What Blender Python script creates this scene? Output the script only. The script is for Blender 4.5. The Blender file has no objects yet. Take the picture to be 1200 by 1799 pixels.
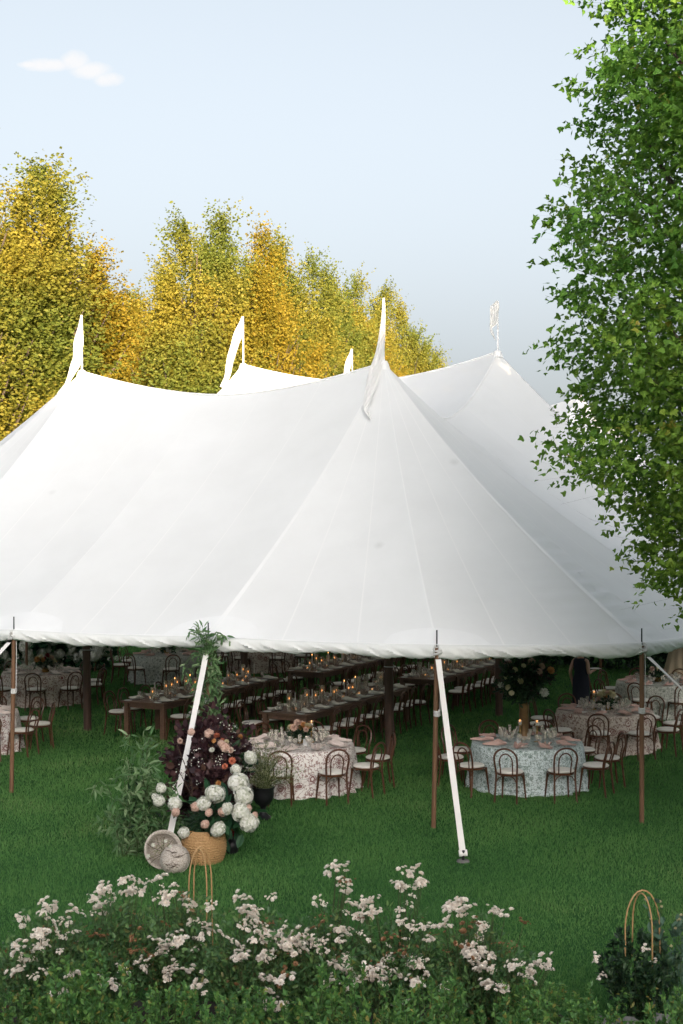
import bpy, math, random
import numpy as np
from mathutils import Vector, Matrix

# ------------------------------------------------------------------ camera, sky, sun
sc = bpy.context.scene
R = math.radians
CAM_H, FPX, HZ = 4.7, 2500.0, 895.0        # camera height, focal length and horizon row (1200 x 1799 photo)
cam = bpy.data.cameras.new('camera'); camo = bpy.data.objects.new('camera', cam)
sc.collection.objects.link(camo); sc.camera = camo
camo.location = (0, 0, CAM_H); camo.rotation_euler = (R(90), 0, 0)
cam.sensor_fit = 'VERTICAL'; cam.sensor_height = 36.0; cam.sensor_width = 24.0; cam.lens = 50.0
cam.shift_y = -0.0025; cam.clip_end = 3000.0; cam.clip_start = 0.1

SUN_EL = R(9.5)
SX, SY = 0.15, -0.989                       # towards the sun: behind the camera, to the right
SUN_ROT = math.atan2(SX, SY)
EXPOSURE = 2.04
world = bpy.data.worlds.new('World'); sc.world = world; world.use_nodes = True
def build_world():
    nt = world.node_tree; N = nt.nodes; L = nt.links; N.clear()
    out = N.new('ShaderNodeOutputWorld'); bg = N.new('ShaderNodeBackground')
    sky = N.new('ShaderNodeTexSky'); sky.sky_type = 'NISHITA'; sky.sun_disc = False
    sky.sun_elevation = SUN_EL; sky.sun_rotation = SUN_ROT
    sky.air_density = 0.5; sky.dust_density = 9.0; sky.ozone_density = 1.2; sky.altitude = 100
    def m(op, a, b=None, c=None):
        n = N.new('ShaderNodeMath'); n.operation = op
        for i, v in enumerate((a, b, c)):
            if v is None: continue
            if isinstance(v, (int, float)): n.inputs[i].default_value = v
            else: L.new(v, n.inputs[i])
        return n.outputs[0]
    hs = N.new('ShaderNodeHueSaturation'); hs.inputs['Saturation'].default_value = 0.36
    hs.inputs['Value'].default_value = 1.0; hs.inputs['Hue'].default_value = 0.478
    L.new(sky.outputs[0], hs.inputs['Color'])
    # thin veil of haze over the whole dome, thicker towards the horizon all round
    tc = N.new('ShaderNodeTexCoord'); sep = N.new('ShaderNodeSeparateXYZ'); L.new(tc.outputs['Generated'], sep.inputs[0])
    veil = N.new('ShaderNodeMix'); veil.data_type = 'RGBA'
    L.new(m('MULTIPLY_ADD', m('EXPONENT', m('MULTIPLY', m('MAXIMUM', sep.outputs[2], 0.0), -7.0)), 0.66, 0.10), veil.inputs['Factor'])
    L.new(hs.outputs[0], veil.inputs['A']); veil.inputs['B'].default_value = (1.76, 1.89, 1.93, 1)
    # one small fair-weather cloud, placed by direction
    x, y, z = sep.outputs
    ys = m('MAXIMUM', y, 0.05)
    nz = N.new('ShaderNodeTexNoise'); nz.inputs['Scale'].default_value = 60; nz.inputs['Detail'].default_value = 5
    nz.inputs['Roughness'].default_value = 0.6
    L.new(tc.outputs['Generated'], nz.inputs['Vector'])
    nv = m('SUBTRACT', nz.outputs['Fac'], 0.5)
    px = m('DIVIDE', x, ys); py = m('DIVIDE', z, ys)
    tot = None
    for cx, cy, rx, ry in ((-0.2075, 0.3125, .019, .0055), (-0.1875, 0.3155, .0115, .0085), (-0.1765, 0.3085, .017, .0070),
                           (-0.1640, 0.3025, .012, .0060), (-0.2185, 0.3128, .010, .0030)):
        dx = m('DIVIDE', m('SUBTRACT', px, cx), rx); dy = m('DIVIDE', m('SUBTRACT', py, cy), ry)
        d = m('SUBTRACT', 1.0, m('ADD', m('MULTIPLY', dx, dx), m('MULTIPLY', dy, dy)))
        tot = d if tot is None else m('MAXIMUM', tot, d)
    f = m('MULTIPLY', m('ADD', tot, m('MULTIPLY', nv, 1.5)), 1.1)
    n = N.new('ShaderNodeClamp'); L.new(f, n.inputs[0])
    f = m('MULTIPLY', m('MULTIPLY', n.outputs[0], 0.85), m('GREATER_THAN', y, 0.1))
    cl = N.new('ShaderNodeMix'); cl.data_type = 'RGBA'; L.new(f, cl.inputs['Factor'])
    L.new(veil.outputs['Result'], cl.inputs['A']); cl.inputs['B'].default_value = (2.02, 1.99, 1.99, 1)
    L.new(cl.outputs['Result'], bg.inputs['Color']); bg.inputs['Strength'].default_value = 0.12
    L.new(bg.outputs[0], out.inputs['Surface'])
build_world()
sl = bpy.data.lights.new('sun', 'SUN'); sl.energy = 3.8; sl.angle = R(0.6); sl.color = (1.0, 0.76, 0.48)
so = bpy.data.objects.new('sun', sl); sc.collection.objects.link(so)
sdir = Vector((SX * math.cos(SUN_EL), SY * math.cos(SUN_EL), math.sin(SUN_EL)))
so.rotation_euler = (-sdir).to_track_quat('-Z', 'Y').to_euler(); so.location = (8, -15, 30)
vs = sc.view_settings; vs.view_transform = 'Standard'; vs.look = 'None'; vs.gamma = 1.0; vs.use_curve_mapping = False
vs.exposure = EXPOSURE
cy = sc.cycles; cy.use_denoising = True; cy.max_bounces = 7; cy.diffuse_bounces = 3; cy.glossy_bounces = 2
cy.transmission_bounces = 4; cy.transparent_max_bounces = 24; cy.caustics_reflective = False; cy.caustics_refractive = False
cy.sample_clamp_indirect = 4.0

# ------------------------------------------------------------------ helpers
COL = sc.collection
rng = np.random.default_rng(7)
random.seed(7)

def at(px, py, D):
    """a point of the place at distance D seen at photo pixel (px, py)"""
    return Vector(((px - 600) / FPX * D, D, CAM_H - (py - HZ) * D / FPX))

def tag(o, label=None, cat=None, group=None, kind=None):
    if label: o['label'] = label
    if cat: o['category'] = cat
    if group: o['group'] = group
    if kind: o['kind'] = kind
    return o

def link(o, parent=None):
    COL.objects.link(o)
    if parent is not None: o.parent = parent
    return o

def thing(name, label, cat, loc=(0, 0, 0), rz=0.0, group=None):
    o = bpy.data.objects.new(name, None); o.empty_display_size = 0.2
    link(o); o.location = loc; o.rotation_euler = (0, 0, rz)
    return tag(o, label, cat, group)

def inst(name, me, parent=None, loc=(0, 0, 0), rot=(0, 0, 0), scale=1.0):
    o = bpy.data.objects.new(name, me); link(o, parent); o.location = loc; o.rotation_euler = rot
    o.scale = (scale,) * 3 if isinstance(scale, (int, float)) else scale
    return o

def np_mesh(name, V, F, mat=None, rnd=None, smooth=False, uv=None):
    """V (n,3); F (m,k) uniform polygons; rnd per-vertex float attribute"""
    V = np.asarray(V, dtype=np.float32); F = np.asarray(F, dtype=np.int32)
    me = bpy.data.meshes.new(name); k = F.shape[1]; m = F.shape[0]
    me.vertices.add(len(V)); me.vertices.foreach_set('co', V.ravel())
    me.loops.add(m * k); me.loops.foreach_set('vertex_index', F.ravel())
    me.polygons.add(m)
    me.polygons.foreach_set('loop_start', np.arange(0, m * k, k, dtype=np.int32))
    me.polygons.foreach_set('loop_total', np.full(m, k, dtype=np.int32))
    me.update(calc_edges=True)
    if rnd is not None:
        a = me.attributes.new('rnd', 'FLOAT', 'POINT'); a.data.foreach_set('value', np.asarray(rnd, dtype=np.float32))
    if uv is not None:
        l = me.uv_layers.new(name='UVMap'); l.data.foreach_set('uv', np.asarray(uv, dtype=np.float32)[F.ravel()].ravel())
    me.polygons.foreach_set('use_smooth', np.full(m, bool(smooth)))
    if mat: me.materials.append(mat)
    return me

class MB:
    """collects shapes into one mesh"""
    def __init__(s): s.v = []; s.f = []; s.sm = True
    def add(s, V, F):
        o = len(s.v); s.v.extend([tuple(p) for p in V]); s.f.extend([tuple(i + o for i in f) for f in F]); return s
    def box(s, c, d, rz=0.0):
        cx, cy, cz = c; dx, dy, dz = [q / 2 for q in d]; ca, sa = math.cos(rz), math.sin(rz)
        V = []
        for z in (-dz, dz):
            for x, y in ((-dx, -dy), (dx, -dy), (dx, dy), (-dx, dy)):
                V.append((cx + x * ca - y * sa, cy + x * sa + y * ca, cz + z))
        return s.add(V, [(3, 2, 1, 0), (4, 5, 6, 7), (0, 1, 5, 4), (1, 2, 6, 5), (2, 3, 7, 6), (3, 0, 4, 7)])
    def tube(s, P, rad, n=6, cap=True):
        P = [Vector(p) for p in P]; m = len(P)
        rad = rad if isinstance(rad, (list, tuple)) else [rad] * m
        V = []; up = None
        for i in range(m):
            t = (P[min(i + 1, m - 1)] - P[max(i - 1, 0)])
            if t.length < 1e-9: t = Vector((0, 0, 1))
            t.normalize()
            if up is None:
                up = Vector((1, 0, 0)) if abs(t.x) < 0.8 else Vector((0, 1, 0))
            a = up - t * up.dot(t)
            if a.length < 1e-6: a = t.orthogonal()
            a.normalize(); up = a; b = t.cross(a)
            for k in range(n):
                w = 2 * math.pi * k / n
                V.append(P[i] + (a * math.cos(w) + b * math.sin(w)) * rad[i])
        F = []
        for i in range(m - 1):
            for k in range(n):
                F.append((i * n + k, i * n + (k + 1) % n, (i + 1) * n + (k + 1) % n, (i + 1) * n + k))
        if cap:
            F.append(tuple(reversed(range(n)))); F.append(tuple(range((m - 1) * n, m * n)))
        return s.add(V, F)
    def lathe(s, prof, n=16, c=(0, 0, 0), cap=True):
        V = []; F = []; m = len(prof)
        for r, z in prof:
            for k in range(n):
                w = 2 * math.pi * k / n
                V.append((c[0] + r * math.cos(w), c[1] + r * math.sin(w), c[2] + z))
        for i in range(m - 1):
            for k in range(n):
                F.append((i * n + k, i * n + (k + 1) % n, (i + 1) * n + (k + 1) % n, (i + 1) * n + k))
        if cap:
            if prof[0][0] > 1e-4: F.append(tuple(reversed(range(n))))
            if prof[-1][0] > 1e-4: F.append(tuple(range((m - 1) * n, m * n)))
        return s.add(V, F)
    def mesh(s, name, mat, smooth=True):
        me = bpy.data.meshes.new(name); me.from_pydata(s.v, [], s.f); me.update()
        me.polygons.foreach_set('use_smooth', np.full(len(me.polygons), bool(smooth)))
        if mat: me.materials.append(mat)
        if smooth:
            try: me.set_sharp_from_angle(angle=R(45))
            except Exception: pass
        return me
    def build(s, name, mat, parent=None, smooth=True, loc=(0, 0, 0), rot=(0, 0, 0)):
        return inst(name, s.mesh(name, mat, smooth), parent, loc, rot)

def frames(d, n):
    d = d / np.maximum(np.linalg.norm(d, axis=1, keepdims=True), 1e-6)
    n = n - d * np.sum(n * d, axis=1, keepdims=True)
    n = n / np.maximum(np.linalg.norm(n, axis=1, keepdims=True), 1e-6)
    return d, np.cross(n, d), n

def leaves(pos, d, n, size, tv, tf, rnd=None):
    """many copies of one leaf template: x along the leaf, z its normal"""
    X, Y, Z = frames(d, n); tv = np.asarray(tv, float); tf = np.asarray(tf, int)
    size = np.asarray(size).reshape(-1, 1, 1)
    V = pos[:, None, :] + size * (tv[None, :, 0:1] * X[:, None, :] + tv[None, :, 1:2] * Y[:, None, :] + tv[None, :, 2:3] * Z[:, None, :])
    N = len(pos); k = len(tv)
    F = (tf[None] + (np.arange(N) * k)[:, None, None]).reshape(-1, tf.shape[1])
    if rnd is None: rnd = rng.random(N)
    return V.reshape(-1, 3), F, np.repeat(rnd, k)

def cat(parts):
    o = 0; Vs = []; Fs = []; Rs = []
    for V, F, r in parts:
        Vs.append(V); Fs.append(F + o); Rs.append(r); o += len(V)
    return np.concatenate(Vs), np.concatenate(Fs), np.concatenate(Rs)

# leaf templates (x: stalk to tip, unit length)
T_OVAL = ([(0, 0, 0), (.3, .24, .03), (.7, .2, .02), (1, 0, -.06), (.7, -.2, .02), (.3, -.24, .03)], [(0, 1, 2), (0, 2, 3), (0, 3, 4), (0, 4, 5)])
T_NARROW = ([(0, 0, 0), (.4, .13, .04), (1, 0, -.12), (.4, -.13, .04)], [(0, 1, 2), (0, 2, 3)])
T_DIAM = ([(0, 0, 0), (.5, .36, .05), (1, 0, -.05), (.5, -.36, .05)], [(0, 1, 2), (0, 2, 3)])
_mo = [(0, 0), (.02, .42), (.30, .56), (.52, .24), (1.0, 0.0), (.52, -.24), (.30, -.56), (.02, -.42)]
T_MAPLE = ([(.3, 0, .05)] + [(x, y, -.16 * abs(y) - (.10 if x > .8 else 0)) for x, y in _mo], [(0, i + 1, (i + 1) % 8 + 1) for i in range(8)])
T_STAR = ([(0, 0, 0), (.15, .5, -.06), (.45, .2, .03), (1, 0, -.08), (.45, -.2, .03), (.15, -.5, -.06)], [(0, 1, 2), (0, 2, 3), (0, 3, 4), (0, 4, 5)])

T_ROUND = ([(0, 0, 0), (.15, .3, .05), (.6, .4, .03), (1, 0, -.06), (.6, -.4, .03), (.15, -.3, .05)], [(0, 1, 2), (0, 2, 3), (0, 3, 4), (0, 4, 5)])
T_LANCE = ([(0, 0, 0), (.3, .14, .03), (.65, .11, .01), (1, 0, -.12), (.65, -.11, .01), (.3, -.14, .03)], [(0, 1, 2), (0, 2, 3), (0, 3, 4), (0, 4, 5)])

def unit(n):
    v = rng.normal(size=(n, 3)); return v / np.linalg.norm(v, axis=1, keepdims=True)

# ------------------------------------------------------------------ materials
def newmat(name):
    m = bpy.data.materials.new(name); m.use_nodes = True
    return m, m.node_tree.nodes, m.node_tree.links, m.node_tree.nodes['Principled BSDF']

def ramp(N, stops, interp='LINEAR'):
    r = N.new('ShaderNodeValToRGB'); r.color_ramp.interpolation = interp; e = r.color_ramp.elements
    while len(e) < len(stops): e.new(0.5)
    for q, (p, c) in zip(e, stops): q.position = p; q.color = (*c, 1)
    return r

def noise_node(N, L, scale, detail=4, rough=0.55, coord='Object', vec=None, stretch=None):
    n = N.new('ShaderNodeTexNoise'); n.inputs['Scale'].default_value = scale; n.inputs['Detail'].default_value = detail
    n.inputs['Roughness'].default_value = rough
    if vec is None:
        tc = N.new('ShaderNodeTexCoord'); vec = tc.outputs[coord]
    if stretch:
        mp = N.new('ShaderNodeMapping'); mp.inputs['Scale'].default_value = stretch; L.new(vec, mp.inputs[0]); vec = mp.outputs[0]
    L.new(vec, n.inputs['Vector']); return n

def plain(name, c1, c2=None, rough=0.6, scale=12.0, bump=0.0, metal=0.0, stretch=None, spec=0.4, coat=0.0):
    m, N, L, b = newmat(name)
    c2 = c2 or tuple(q * 0.8 for q in c1)
    n = noise_node(N, L, scale, stretch=stretch); r = ramp(N, ((.3, c2), (.7, c1)))
    L.new(n.outputs['Fac'], r.inputs[0]); L.new(r.outputs[0], b.inputs['Base Color'])
    b.inputs['Roughness'].default_value = rough; b.inputs['Metallic'].default_value = metal
    b.inputs['Specular IOR Level'].default_value = spec; b.inputs['Coat Weight'].default_value = coat
    if bump:
        bp = N.new('ShaderNodeBump'); bp.inputs['Strength'].default_value = bump; bp.inputs['Distance'].default_value = 0.01
        L.new(n.outputs['Fac'], bp.inputs['Height']); L.new(bp.outputs[0], b.inputs['Normal'])
    return m

def leafmat(name, stops, transl=0.35, rough=0.5, clump=0.0, clump_stops=None, spec=0.3):
    """per-leaf colour from the rnd attribute, with optional large patches of another colouring"""
    m, N, L, b = newmat(name)
    at_ = N.new('ShaderNodeAttribute'); at_.attribute_name = 'rnd'
    r = ramp(N, stops); L.new(at_.outputs['Fac'], r.inputs[0]); colr = r.outputs[0]
    if clump_stops:
        oi = N.new('ShaderNodeObjectInfo'); tc = N.new('ShaderNodeTexCoord')
        ad = N.new('ShaderNodeVectorMath'); ad.operation = 'ADD'
        L.new(tc.outputs['Object'], ad.inputs[0]); L.new(oi.outputs['Location'], ad.inputs[1])
        n = noise_node(N, L, clump, 2, vec=ad.outputs[0])
        r2 = ramp(N, clump_stops); L.new(at_.outputs['Fac'], r2.inputs[0])
        rr = ramp(N, ((.36, (0, 0, 0)), (.54, (1, 1, 1)))); L.new(n.outputs['Fac'], rr.inputs[0])
        mx = N.new('ShaderNodeMix'); mx.data_type = 'RGBA'; L.new(rr.outputs[0], mx.inputs['Factor'])
        L.new(colr, mx.inputs['A']); L.new(r2.outputs[0], mx.inputs['B']); colr = mx.outputs['Result']
    L.new(colr, b.inputs['Base Color']); b.inputs['Roughness'].default_value = rough
    b.inputs['Specular IOR Level'].default_value = spec
    tr = N.new('ShaderNodeBsdfTranslucent'); L.new(colr, tr.inputs['Color'])
    ms = N.new('ShaderNodeMixShader'); ms.inputs[0].default_value = transl
    L.new(b.outputs[0], ms.inputs[1]); L.new(tr.outputs[0], ms.inputs[2])
    L.new(ms.outputs[0], N['Material Output'].inputs['Surface'])
    return m

def fabric(name, col, transl=0.1, bump=0.15, scale=3.0, rough=0.75, dirt=0.04):
    m, N, L, b = newmat(name)
    n = noise_node(N, L, scale, 5); r = ramp(N, ((.25, tuple(q * (1 - dirt) for q in col)), (.75, col)))
    L.new(n.outputs['Fac'], r.inputs[0]); L.new(r.outputs[0], b.inputs['Base Color'])
    b.inputs['Roughness'].default_value = rough; b.inputs['Specular IOR Level'].default_value = 0.25
    if bump:
        n2 = noise_node(N, L, scale * 4, 4)
        bp = N.new('ShaderNodeBump'); bp.inputs['Strength'].default_value = bump; bp.inputs['Distance'].default_value = 0.02
        L.new(n2.outputs['Fac'], bp.inputs['Height']); L.new(bp.outputs[0], b.inputs['Normal'])
    if transl:
        tr = N.new('ShaderNodeBsdfTranslucent'); tr.inputs['Color'].default_value = (*col, 1)
        ms = N.new('ShaderNodeMixShader'); ms.inputs[0].default_value = transl
        L.new(b.outputs[0], ms.inputs[1]); L.new(tr.outputs[0], ms.inputs[2])
        L.new(ms.outputs[0], N['Material Output'].inputs['Surface'])
    return m

def glassmat(name, tint=(1, 1, 1), gl=0.10, body=0.10):
    """thin clear glass: see-through, mirror-like towards its edges, with a faint milky diffuse layer painted in for small reflections"""
    m, N, L, b = newmat(name); N.remove(b)
    t = N.new('ShaderNodeBsdfTransparent'); t.inputs[0].default_value = (*tint, 1)
    g = N.new('ShaderNodeBsdfGlossy'); g.inputs['Roughness'].default_value = 0.12; g.inputs[0].default_value = (1, 1, 1, 1)
    d = N.new('ShaderNodeBsdfDiffuse'); d.inputs[0].default_value = (.92, .86, .76, 1)  # warm pale diffuse colour standing in for reflections on the glass
    lw = N.new('ShaderNodeLayerWeight'); lw.inputs['Blend'].default_value = 0.35
    ad = N.new('ShaderNodeMath'); ad.operation = 'MULTIPLY_ADD'; ad.inputs[1].default_value = 0.75; ad.inputs[2].default_value = gl
    L.new(lw.outputs['Facing'], ad.inputs[0])
    ms = N.new('ShaderNodeMixShader'); L.new(ad.outputs[0], ms.inputs[0]); L.new(t.outputs[0], ms.inputs[1]); L.new(g.outputs[0], ms.inputs[2])
    m2 = N.new('ShaderNodeMixShader'); m2.inputs[0].default_value = body; L.new(ms.outputs[0], m2.inputs[1]); L.new(d.outputs[0], m2.inputs[2])
    L.new(m2.outputs[0], N['Material Output'].inputs['Surface'])
    return m

def emitmat(name, col, s):
    m, N, L, b = newmat(name)
    b.inputs['Base Color'].default_value = (*col, 1); b.inputs['Emission Color'].default_value = (*col, 1); b.inputs['Emission Strength'].default_value = s
    return m

def floral(name, base, motif, motif2, sc1=7.0, rings=True):
    """printed table linen: medallion flowers, leaves and vines on UV (metres)"""
    m, N, L, b = newmat(name)
    uv = N.new('ShaderNodeUVMap'); uv.uv_map = 'UVMap'
    nd = noise_node(N, L, 9, 2, vec=uv.outputs[0])
    ad = N.new('ShaderNodeMix'); ad.data_type = 'VECTOR'; ad.inputs['Factor'].default_value = 0.06
    L.new(uv.outputs[0], ad.inputs['A']); L.new(nd.outputs['Color'], ad.inputs['B'])
    v1 = N.new('ShaderNodeTexVoronoi'); v1.inputs['Scale'].default_value = sc1; v1.inputs['Randomness'].default_value = 0.75
    L.new(ad.outputs['Result'], v1.inputs['Vector'])
    v2 = N.new('ShaderNodeTexVoronoi'); v2.inputs['Scale'].default_value = sc1 * 3.6; L.new(ad.outputs['Result'], v2.inputs['Vector'])
    nv = noise_node(N, L, sc1 * 2.2, 3, vec=uv.outputs[0])
    def mth(op, a, c=None, clamp=False):
        q = N.new('ShaderNodeMath'); q.operation = op; q.use_clamp = clamp
        for i, v in enumerate((a, c)):
            if v is None: continue
            if isinstance(v, (int, float)): q.inputs[i].default_value = v
            else: L.new(v, q.inputs[i])
        return q.outputs[0]
    d1 = v1.outputs['Distance']
    ring = mth('GREATER_THAN', mth('SINE', mth('MULTIPLY', d1, 42.0 if rings else 55.0)), -0.35)
    disc = mth('MULTIPLY', mth('LESS_THAN', d1, 0.33), ring)
    leaf = mth('MULTIPLY', mth('LESS_THAN', v2.outputs['Distance'], 0.30), mth('GREATER_THAN', d1, 0.36))
    vine = mth('LESS_THAN', mth('ABSOLUTE', mth('SUBTRACT', nv.outputs['Fac'], 0.5)), 0.022)
    a = N.new('ShaderNodeMix'); a.data_type = 'RGBA'; a.inputs['A'].default_value = (*base, 1); a.inputs['B'].default_value = (*motif2, 1)
    L.new(mth('MULTIPLY', mth('MAXIMUM', leaf, vine), 0.85), a.inputs['Factor'])
    c = N.new('ShaderNodeMix'); c.data_type = 'RGBA'; L.new(a.outputs['Result'], c.inputs['A']); c.inputs['B'].default_value = (*motif, 1)
    L.new(mth('MULTIPLY', disc, 0.9), c.inputs['Factor'])
    L.new(c.outputs['Result'], b.inputs['Base Color']); b.inputs['Roughness'].default_value = 0.85; b.inputs['Specular IOR Level'].default_value = 0.15
    return m

M = {}
M['tent'] = fabric('tent_sailcloth', (.915, .92, .92), transl=0.18, bump=0.14, scale=0.9, dirt=0.06)
def add_smudges(m):
    # a few weathered smudges, as old sailcloth has
    N, L = m.node_tree.nodes, m.node_tree.links; b = N['Principled BSDF']; src = b.inputs['Base Color'].links[0].from_socket
    tc = N.new('ShaderNodeTexCoord'); v = N.new('ShaderNodeTexVoronoi'); v.inputs['Scale'].default_value = .55; L.new(tc.outputs['Object'], v.inputs['Vector'])
    r = ramp(N, ((.012, (.86, .86, .855)), (.06, (1, 1, 1)))); L.new(v.outputs['Distance'], r.inputs[0])
    n = noise_node(N, L, .35, 6, .7); r2 = ramp(N, ((.3, (.955, .955, .95)), (.6, (1, 1, 1)))); L.new(n.outputs['Fac'], r2.inputs[0])
    for q in (r, r2):
        mx = N.new('ShaderNodeMix'); mx.data_type = 'RGBA'; mx.blend_type = 'MULTIPLY'; mx.inputs['Factor'].default_value = 1.0
        L.new(src, mx.inputs['A']); L.new(q.outputs[0], mx.inputs['B']); src = mx.outputs['Result']
    L.new(src, b.inputs['Base Color'])
add_smudges(M['tent'])
M['tent_band'] = fabric('tent_webbing', (.945, .945, .94), transl=0.14, bump=0.0)
M['tent_patch'] = fabric('tent_patch', (.925, .93, .93), transl=0.15, bump=0.03)
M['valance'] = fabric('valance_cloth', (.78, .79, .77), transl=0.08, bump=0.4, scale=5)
M['flag'] = fabric('pennant_cloth', (.86, .85, .83), transl=0.25, bump=0.1, scale=6)
M['strap'] = fabric('strap_webbing', (.80, .77, .73), transl=0.0, bump=0.2, scale=40)
M['rope'] = plain('rope', (.72, .71, .69), (.5, .5, .48), .9, 90, .6)
M['pole_wood'] = plain('side_pole_wood', (.20, .105, .055), (.13, .065, .035), .55, 6, .15, stretch=(9, 9, .6))
M['mast_wood'] = plain('mast_wood', (.105, .060, .042), (.065, .037, .026), .65, 5, .3, stretch=(8, 8, .5))
M['iron'] = plain('iron', (.05, .05, .055), (.03, .03, .03), .45, 20, .1, metal=.6)
M['bent'] = plain('bentwood', (.115, .048, .024), (.070, .028, .015), .34, 14, .05, stretch=(5, 5, 1), spec=.35, coat=.1)
M['cushion'] = fabric('cushion_linen', (.83, .79, .72), 0, .2, 14, dirt=.1)
M['farm_wood'] = plain('farm_table_wood', (.19, .105, .066), (.10, .053, .034), .5, 7, .3, stretch=(9, .7, 9))
M['cloth_mauve'] = floral('linen_mauve_floral', (.74, .70, .66), (.22, .10, .095), (.27, .16, .14), 4.6)
M['cloth_medal'] = floral('linen_medallion', (.60, .52, .45), (.20, .075, .065), (.24, .15, .12), 4.2)
M['cloth_green'] = floral('linen_green_floral', (.64, .71, .71), (.115, .175, .14), (.14, .20, .165), 9.5, False)
M['cloth_sage'] = floral('linen_sage_floral', (.56, .56, .50), (.13, .15, .12), (.16, .18, .15), 9.5, False)
M['china'] = plain('china', (.82, .80, .76), (.78, .76, .72), .25, 5)
M['nap_pink'] = fabric('napkin_pink', (.62, .42, .36), .05, .3, 18, dirt=.12)
M['nap_cream'] = fabric('napkin_cream', (.76, .73, .63), .05, .3, 18, dirt=.12)
M['nap_blush'] = fabric('napkin_blush', (.70, .60, .55), .05, .3, 18, dirt=.12)
M['glass'] = glassmat('clear_glass', (.98, .97, .95), .14, .22)
M['smoke'] = glassmat('smoky_glass', (.95, .91, .86), .14, .15)
M['wax'] = plain('candle_wax', (.78, .74, .66), (.74, .70, .62), .5, 8)
M['flame'] = emitmat('flame', (1.0, .42, .12), 1.3)
M['brass'] = plain('brass', (.50, .32, .11), (.38, .24, .08), .3, 20, metal=.9)
M['card'] = plain('card_white', (.78, .78, .76), (.74, .74, .72), .8)
M['wicker'] = plain('wicker', (.50, .31, .14), (.30, .165, .065), .6, 55, .6)
M['seagrass'] = plain('white_basket_weave', (.66, .60, .53), (.26, .21, .17), .8, 75, .8)
M['black'] = plain('black_cast', (.012, .012, .014), (.008, .008, .009), .38, 18, .2)
M['cane'] = plain('bent_cane', (.46, .29, .13), (.33, .19, .08), .5, 30, .1)
M['stone'] = plain('stone', (.20, .19, .18), (.12, .115, .11), .85, 12, .6)
M['bark'] = plain('bark', (.11, .085, .065), (.05, .04, .03), .9, 8, .8, stretch=(3, 3, .7))
M['stem'] = plain('green_stem', (.06, .09, .03), (.045, .06, .025), .7, 10)
M['twig'] = plain('brown_twig', (.075, .045, .028), (.05, .03, .02), .8, 10)
M['skin'] = plain('skin', (.50, .30, .22), (.46, .27, .19), .5, 5)
M['navy'] = fabric('navy_dress', (.012, .014, .024), 0, .2, 20)
M['hair'] = plain('hair_brown', (.05, .028, .016), (.03, .017, .01), .45, 60, .3, stretch=(6, 6, 1))
M['beige'] = fabric('beige_drape', (.36, .29, .20), 0, .2, 10)
M['soil'] = plain('soil', (.05, .036, .026), (.025, .018, .013), .95, 9, 1.0)
M['maple'] = leafmat('maple_leaf', ((0, (.075, .200, .034)), (.5, (.125, .290, .044)), (.93, (.180, .345, .052)), (.965, (.20, .22, .04)), (1, (.30, .20, .045))), .36, .4, .30,
                     ((0, (.11, .22, .034)), (.5, (.175, .305, .044)), (.90, (.24, .35, .052)), (1, (.32, .27, .05))), spec=.15)
M['gold'] = leafmat('autumn_leaf', ((0, (.24, .23, .032)), (.4, (.31, .275, .036)), (.8, (.37, .30, .042)), (1, (.44, .37, .09))), .50, .65, .22,
                    ((0, (.12, .165, .030)), (.5, (.165, .205, .034)), (.85, (.22, .24, .040)), (1, (.36, .34, .09))))
M['gold2'] = leafmat('autumn_leaf_rust', ((0, (.28, .235, .030)), (.4, (.36, .28, .032)), (.8, (.42, .31, .038)), (1, (.48, .38, .09))), .50, .65, .25,
                     ((0, (.15, .15, .018)), (.5, (.26, .215, .020)), (.85, (.39, .27, .025)), (1, (.50, .36, .06))))
M['rose_leaf'] = leafmat('rose_leaf', ((0, (.045, .110, .042)), (.6, (.085, .175, .058)), (.93, (.135, .230, .070)), (1, (.19, .11, .05))), .25, .4)
M['shrub_leaf'] = leafmat('shrub_leaf', ((0, (.055, .145, .045)), (.5, (.100, .230, .060)), (.92, (.165, .310, .075)), (1, (.30, .25, .07))), .3, .4)
M['dark_leaf'] = leafmat('dark_leaf', ((0, (.012, .032, .016)), (.6, (.022, .055, .024)), (1, (.042, .085, .03))), .2, .45)
M['hyd_leaf'] = leafmat('hydrangea_leaf', ((0, (.016, .060, .028)), (1, (.036, .11, .044))), .2, .45)
M['purple'] = leafmat('smoke_bush_leaf', ((0, (.028, .014, .018)), (.6, (.060, .028, .032)), (.9, (.095, .045, .045)), (1, (.14, .08, .055))), .25, .45)
M['vine'] = leafmat('vine_leaf', ((0, (.065, .155, .055)), (.6, (.14, .25, .10)), (1, (.28, .38, .20))), .3, .4)
M['olive'] = leafmat('olive_sprig', ((0, (.12, .16, .065)), (.6, (.24, .27, .12)), (1, (.46, .44, .28))), .3, .55)
M['bluegreen'] = leafmat('bluegreen_leaf', ((0, (.05, .11, .07)), (1, (.10, .18, .12))), .3, .5)
M['petal_white'] = leafmat('petal_white', ((0, (.46, .48, .36)), (.3, (.66, .66, .56)), (.6, (.78, .77, .69)), (1, (.86, .85, .80))), .25, .6)
M['petal_rose'] = leafmat('petal_rose', ((0, (.76, .60, .48)), (.25, (.91, .82, .73)), (1, (.96, .92, .86))), .35, .6)
M['petal_blush'] = leafmat('petal_blush', ((0, (.58, .36, .28)), (1, (.78, .58, .48))), .25, .6)
M['petal_coral'] = leafmat('petal_coral', ((0, (.50, .12, .07)), (1, (.68, .26, .15))), .25, .6)
M['petal_orange'] = leafmat('petal_orange', ((0, (.55, .25, .08)), (1, (.72, .40, .16))), .25, .6)
M['petal_red'] = leafmat('petal_red', ((0, (.20, .012, .02)), (1, (.38, .03, .04))), .2, .6)
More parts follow.
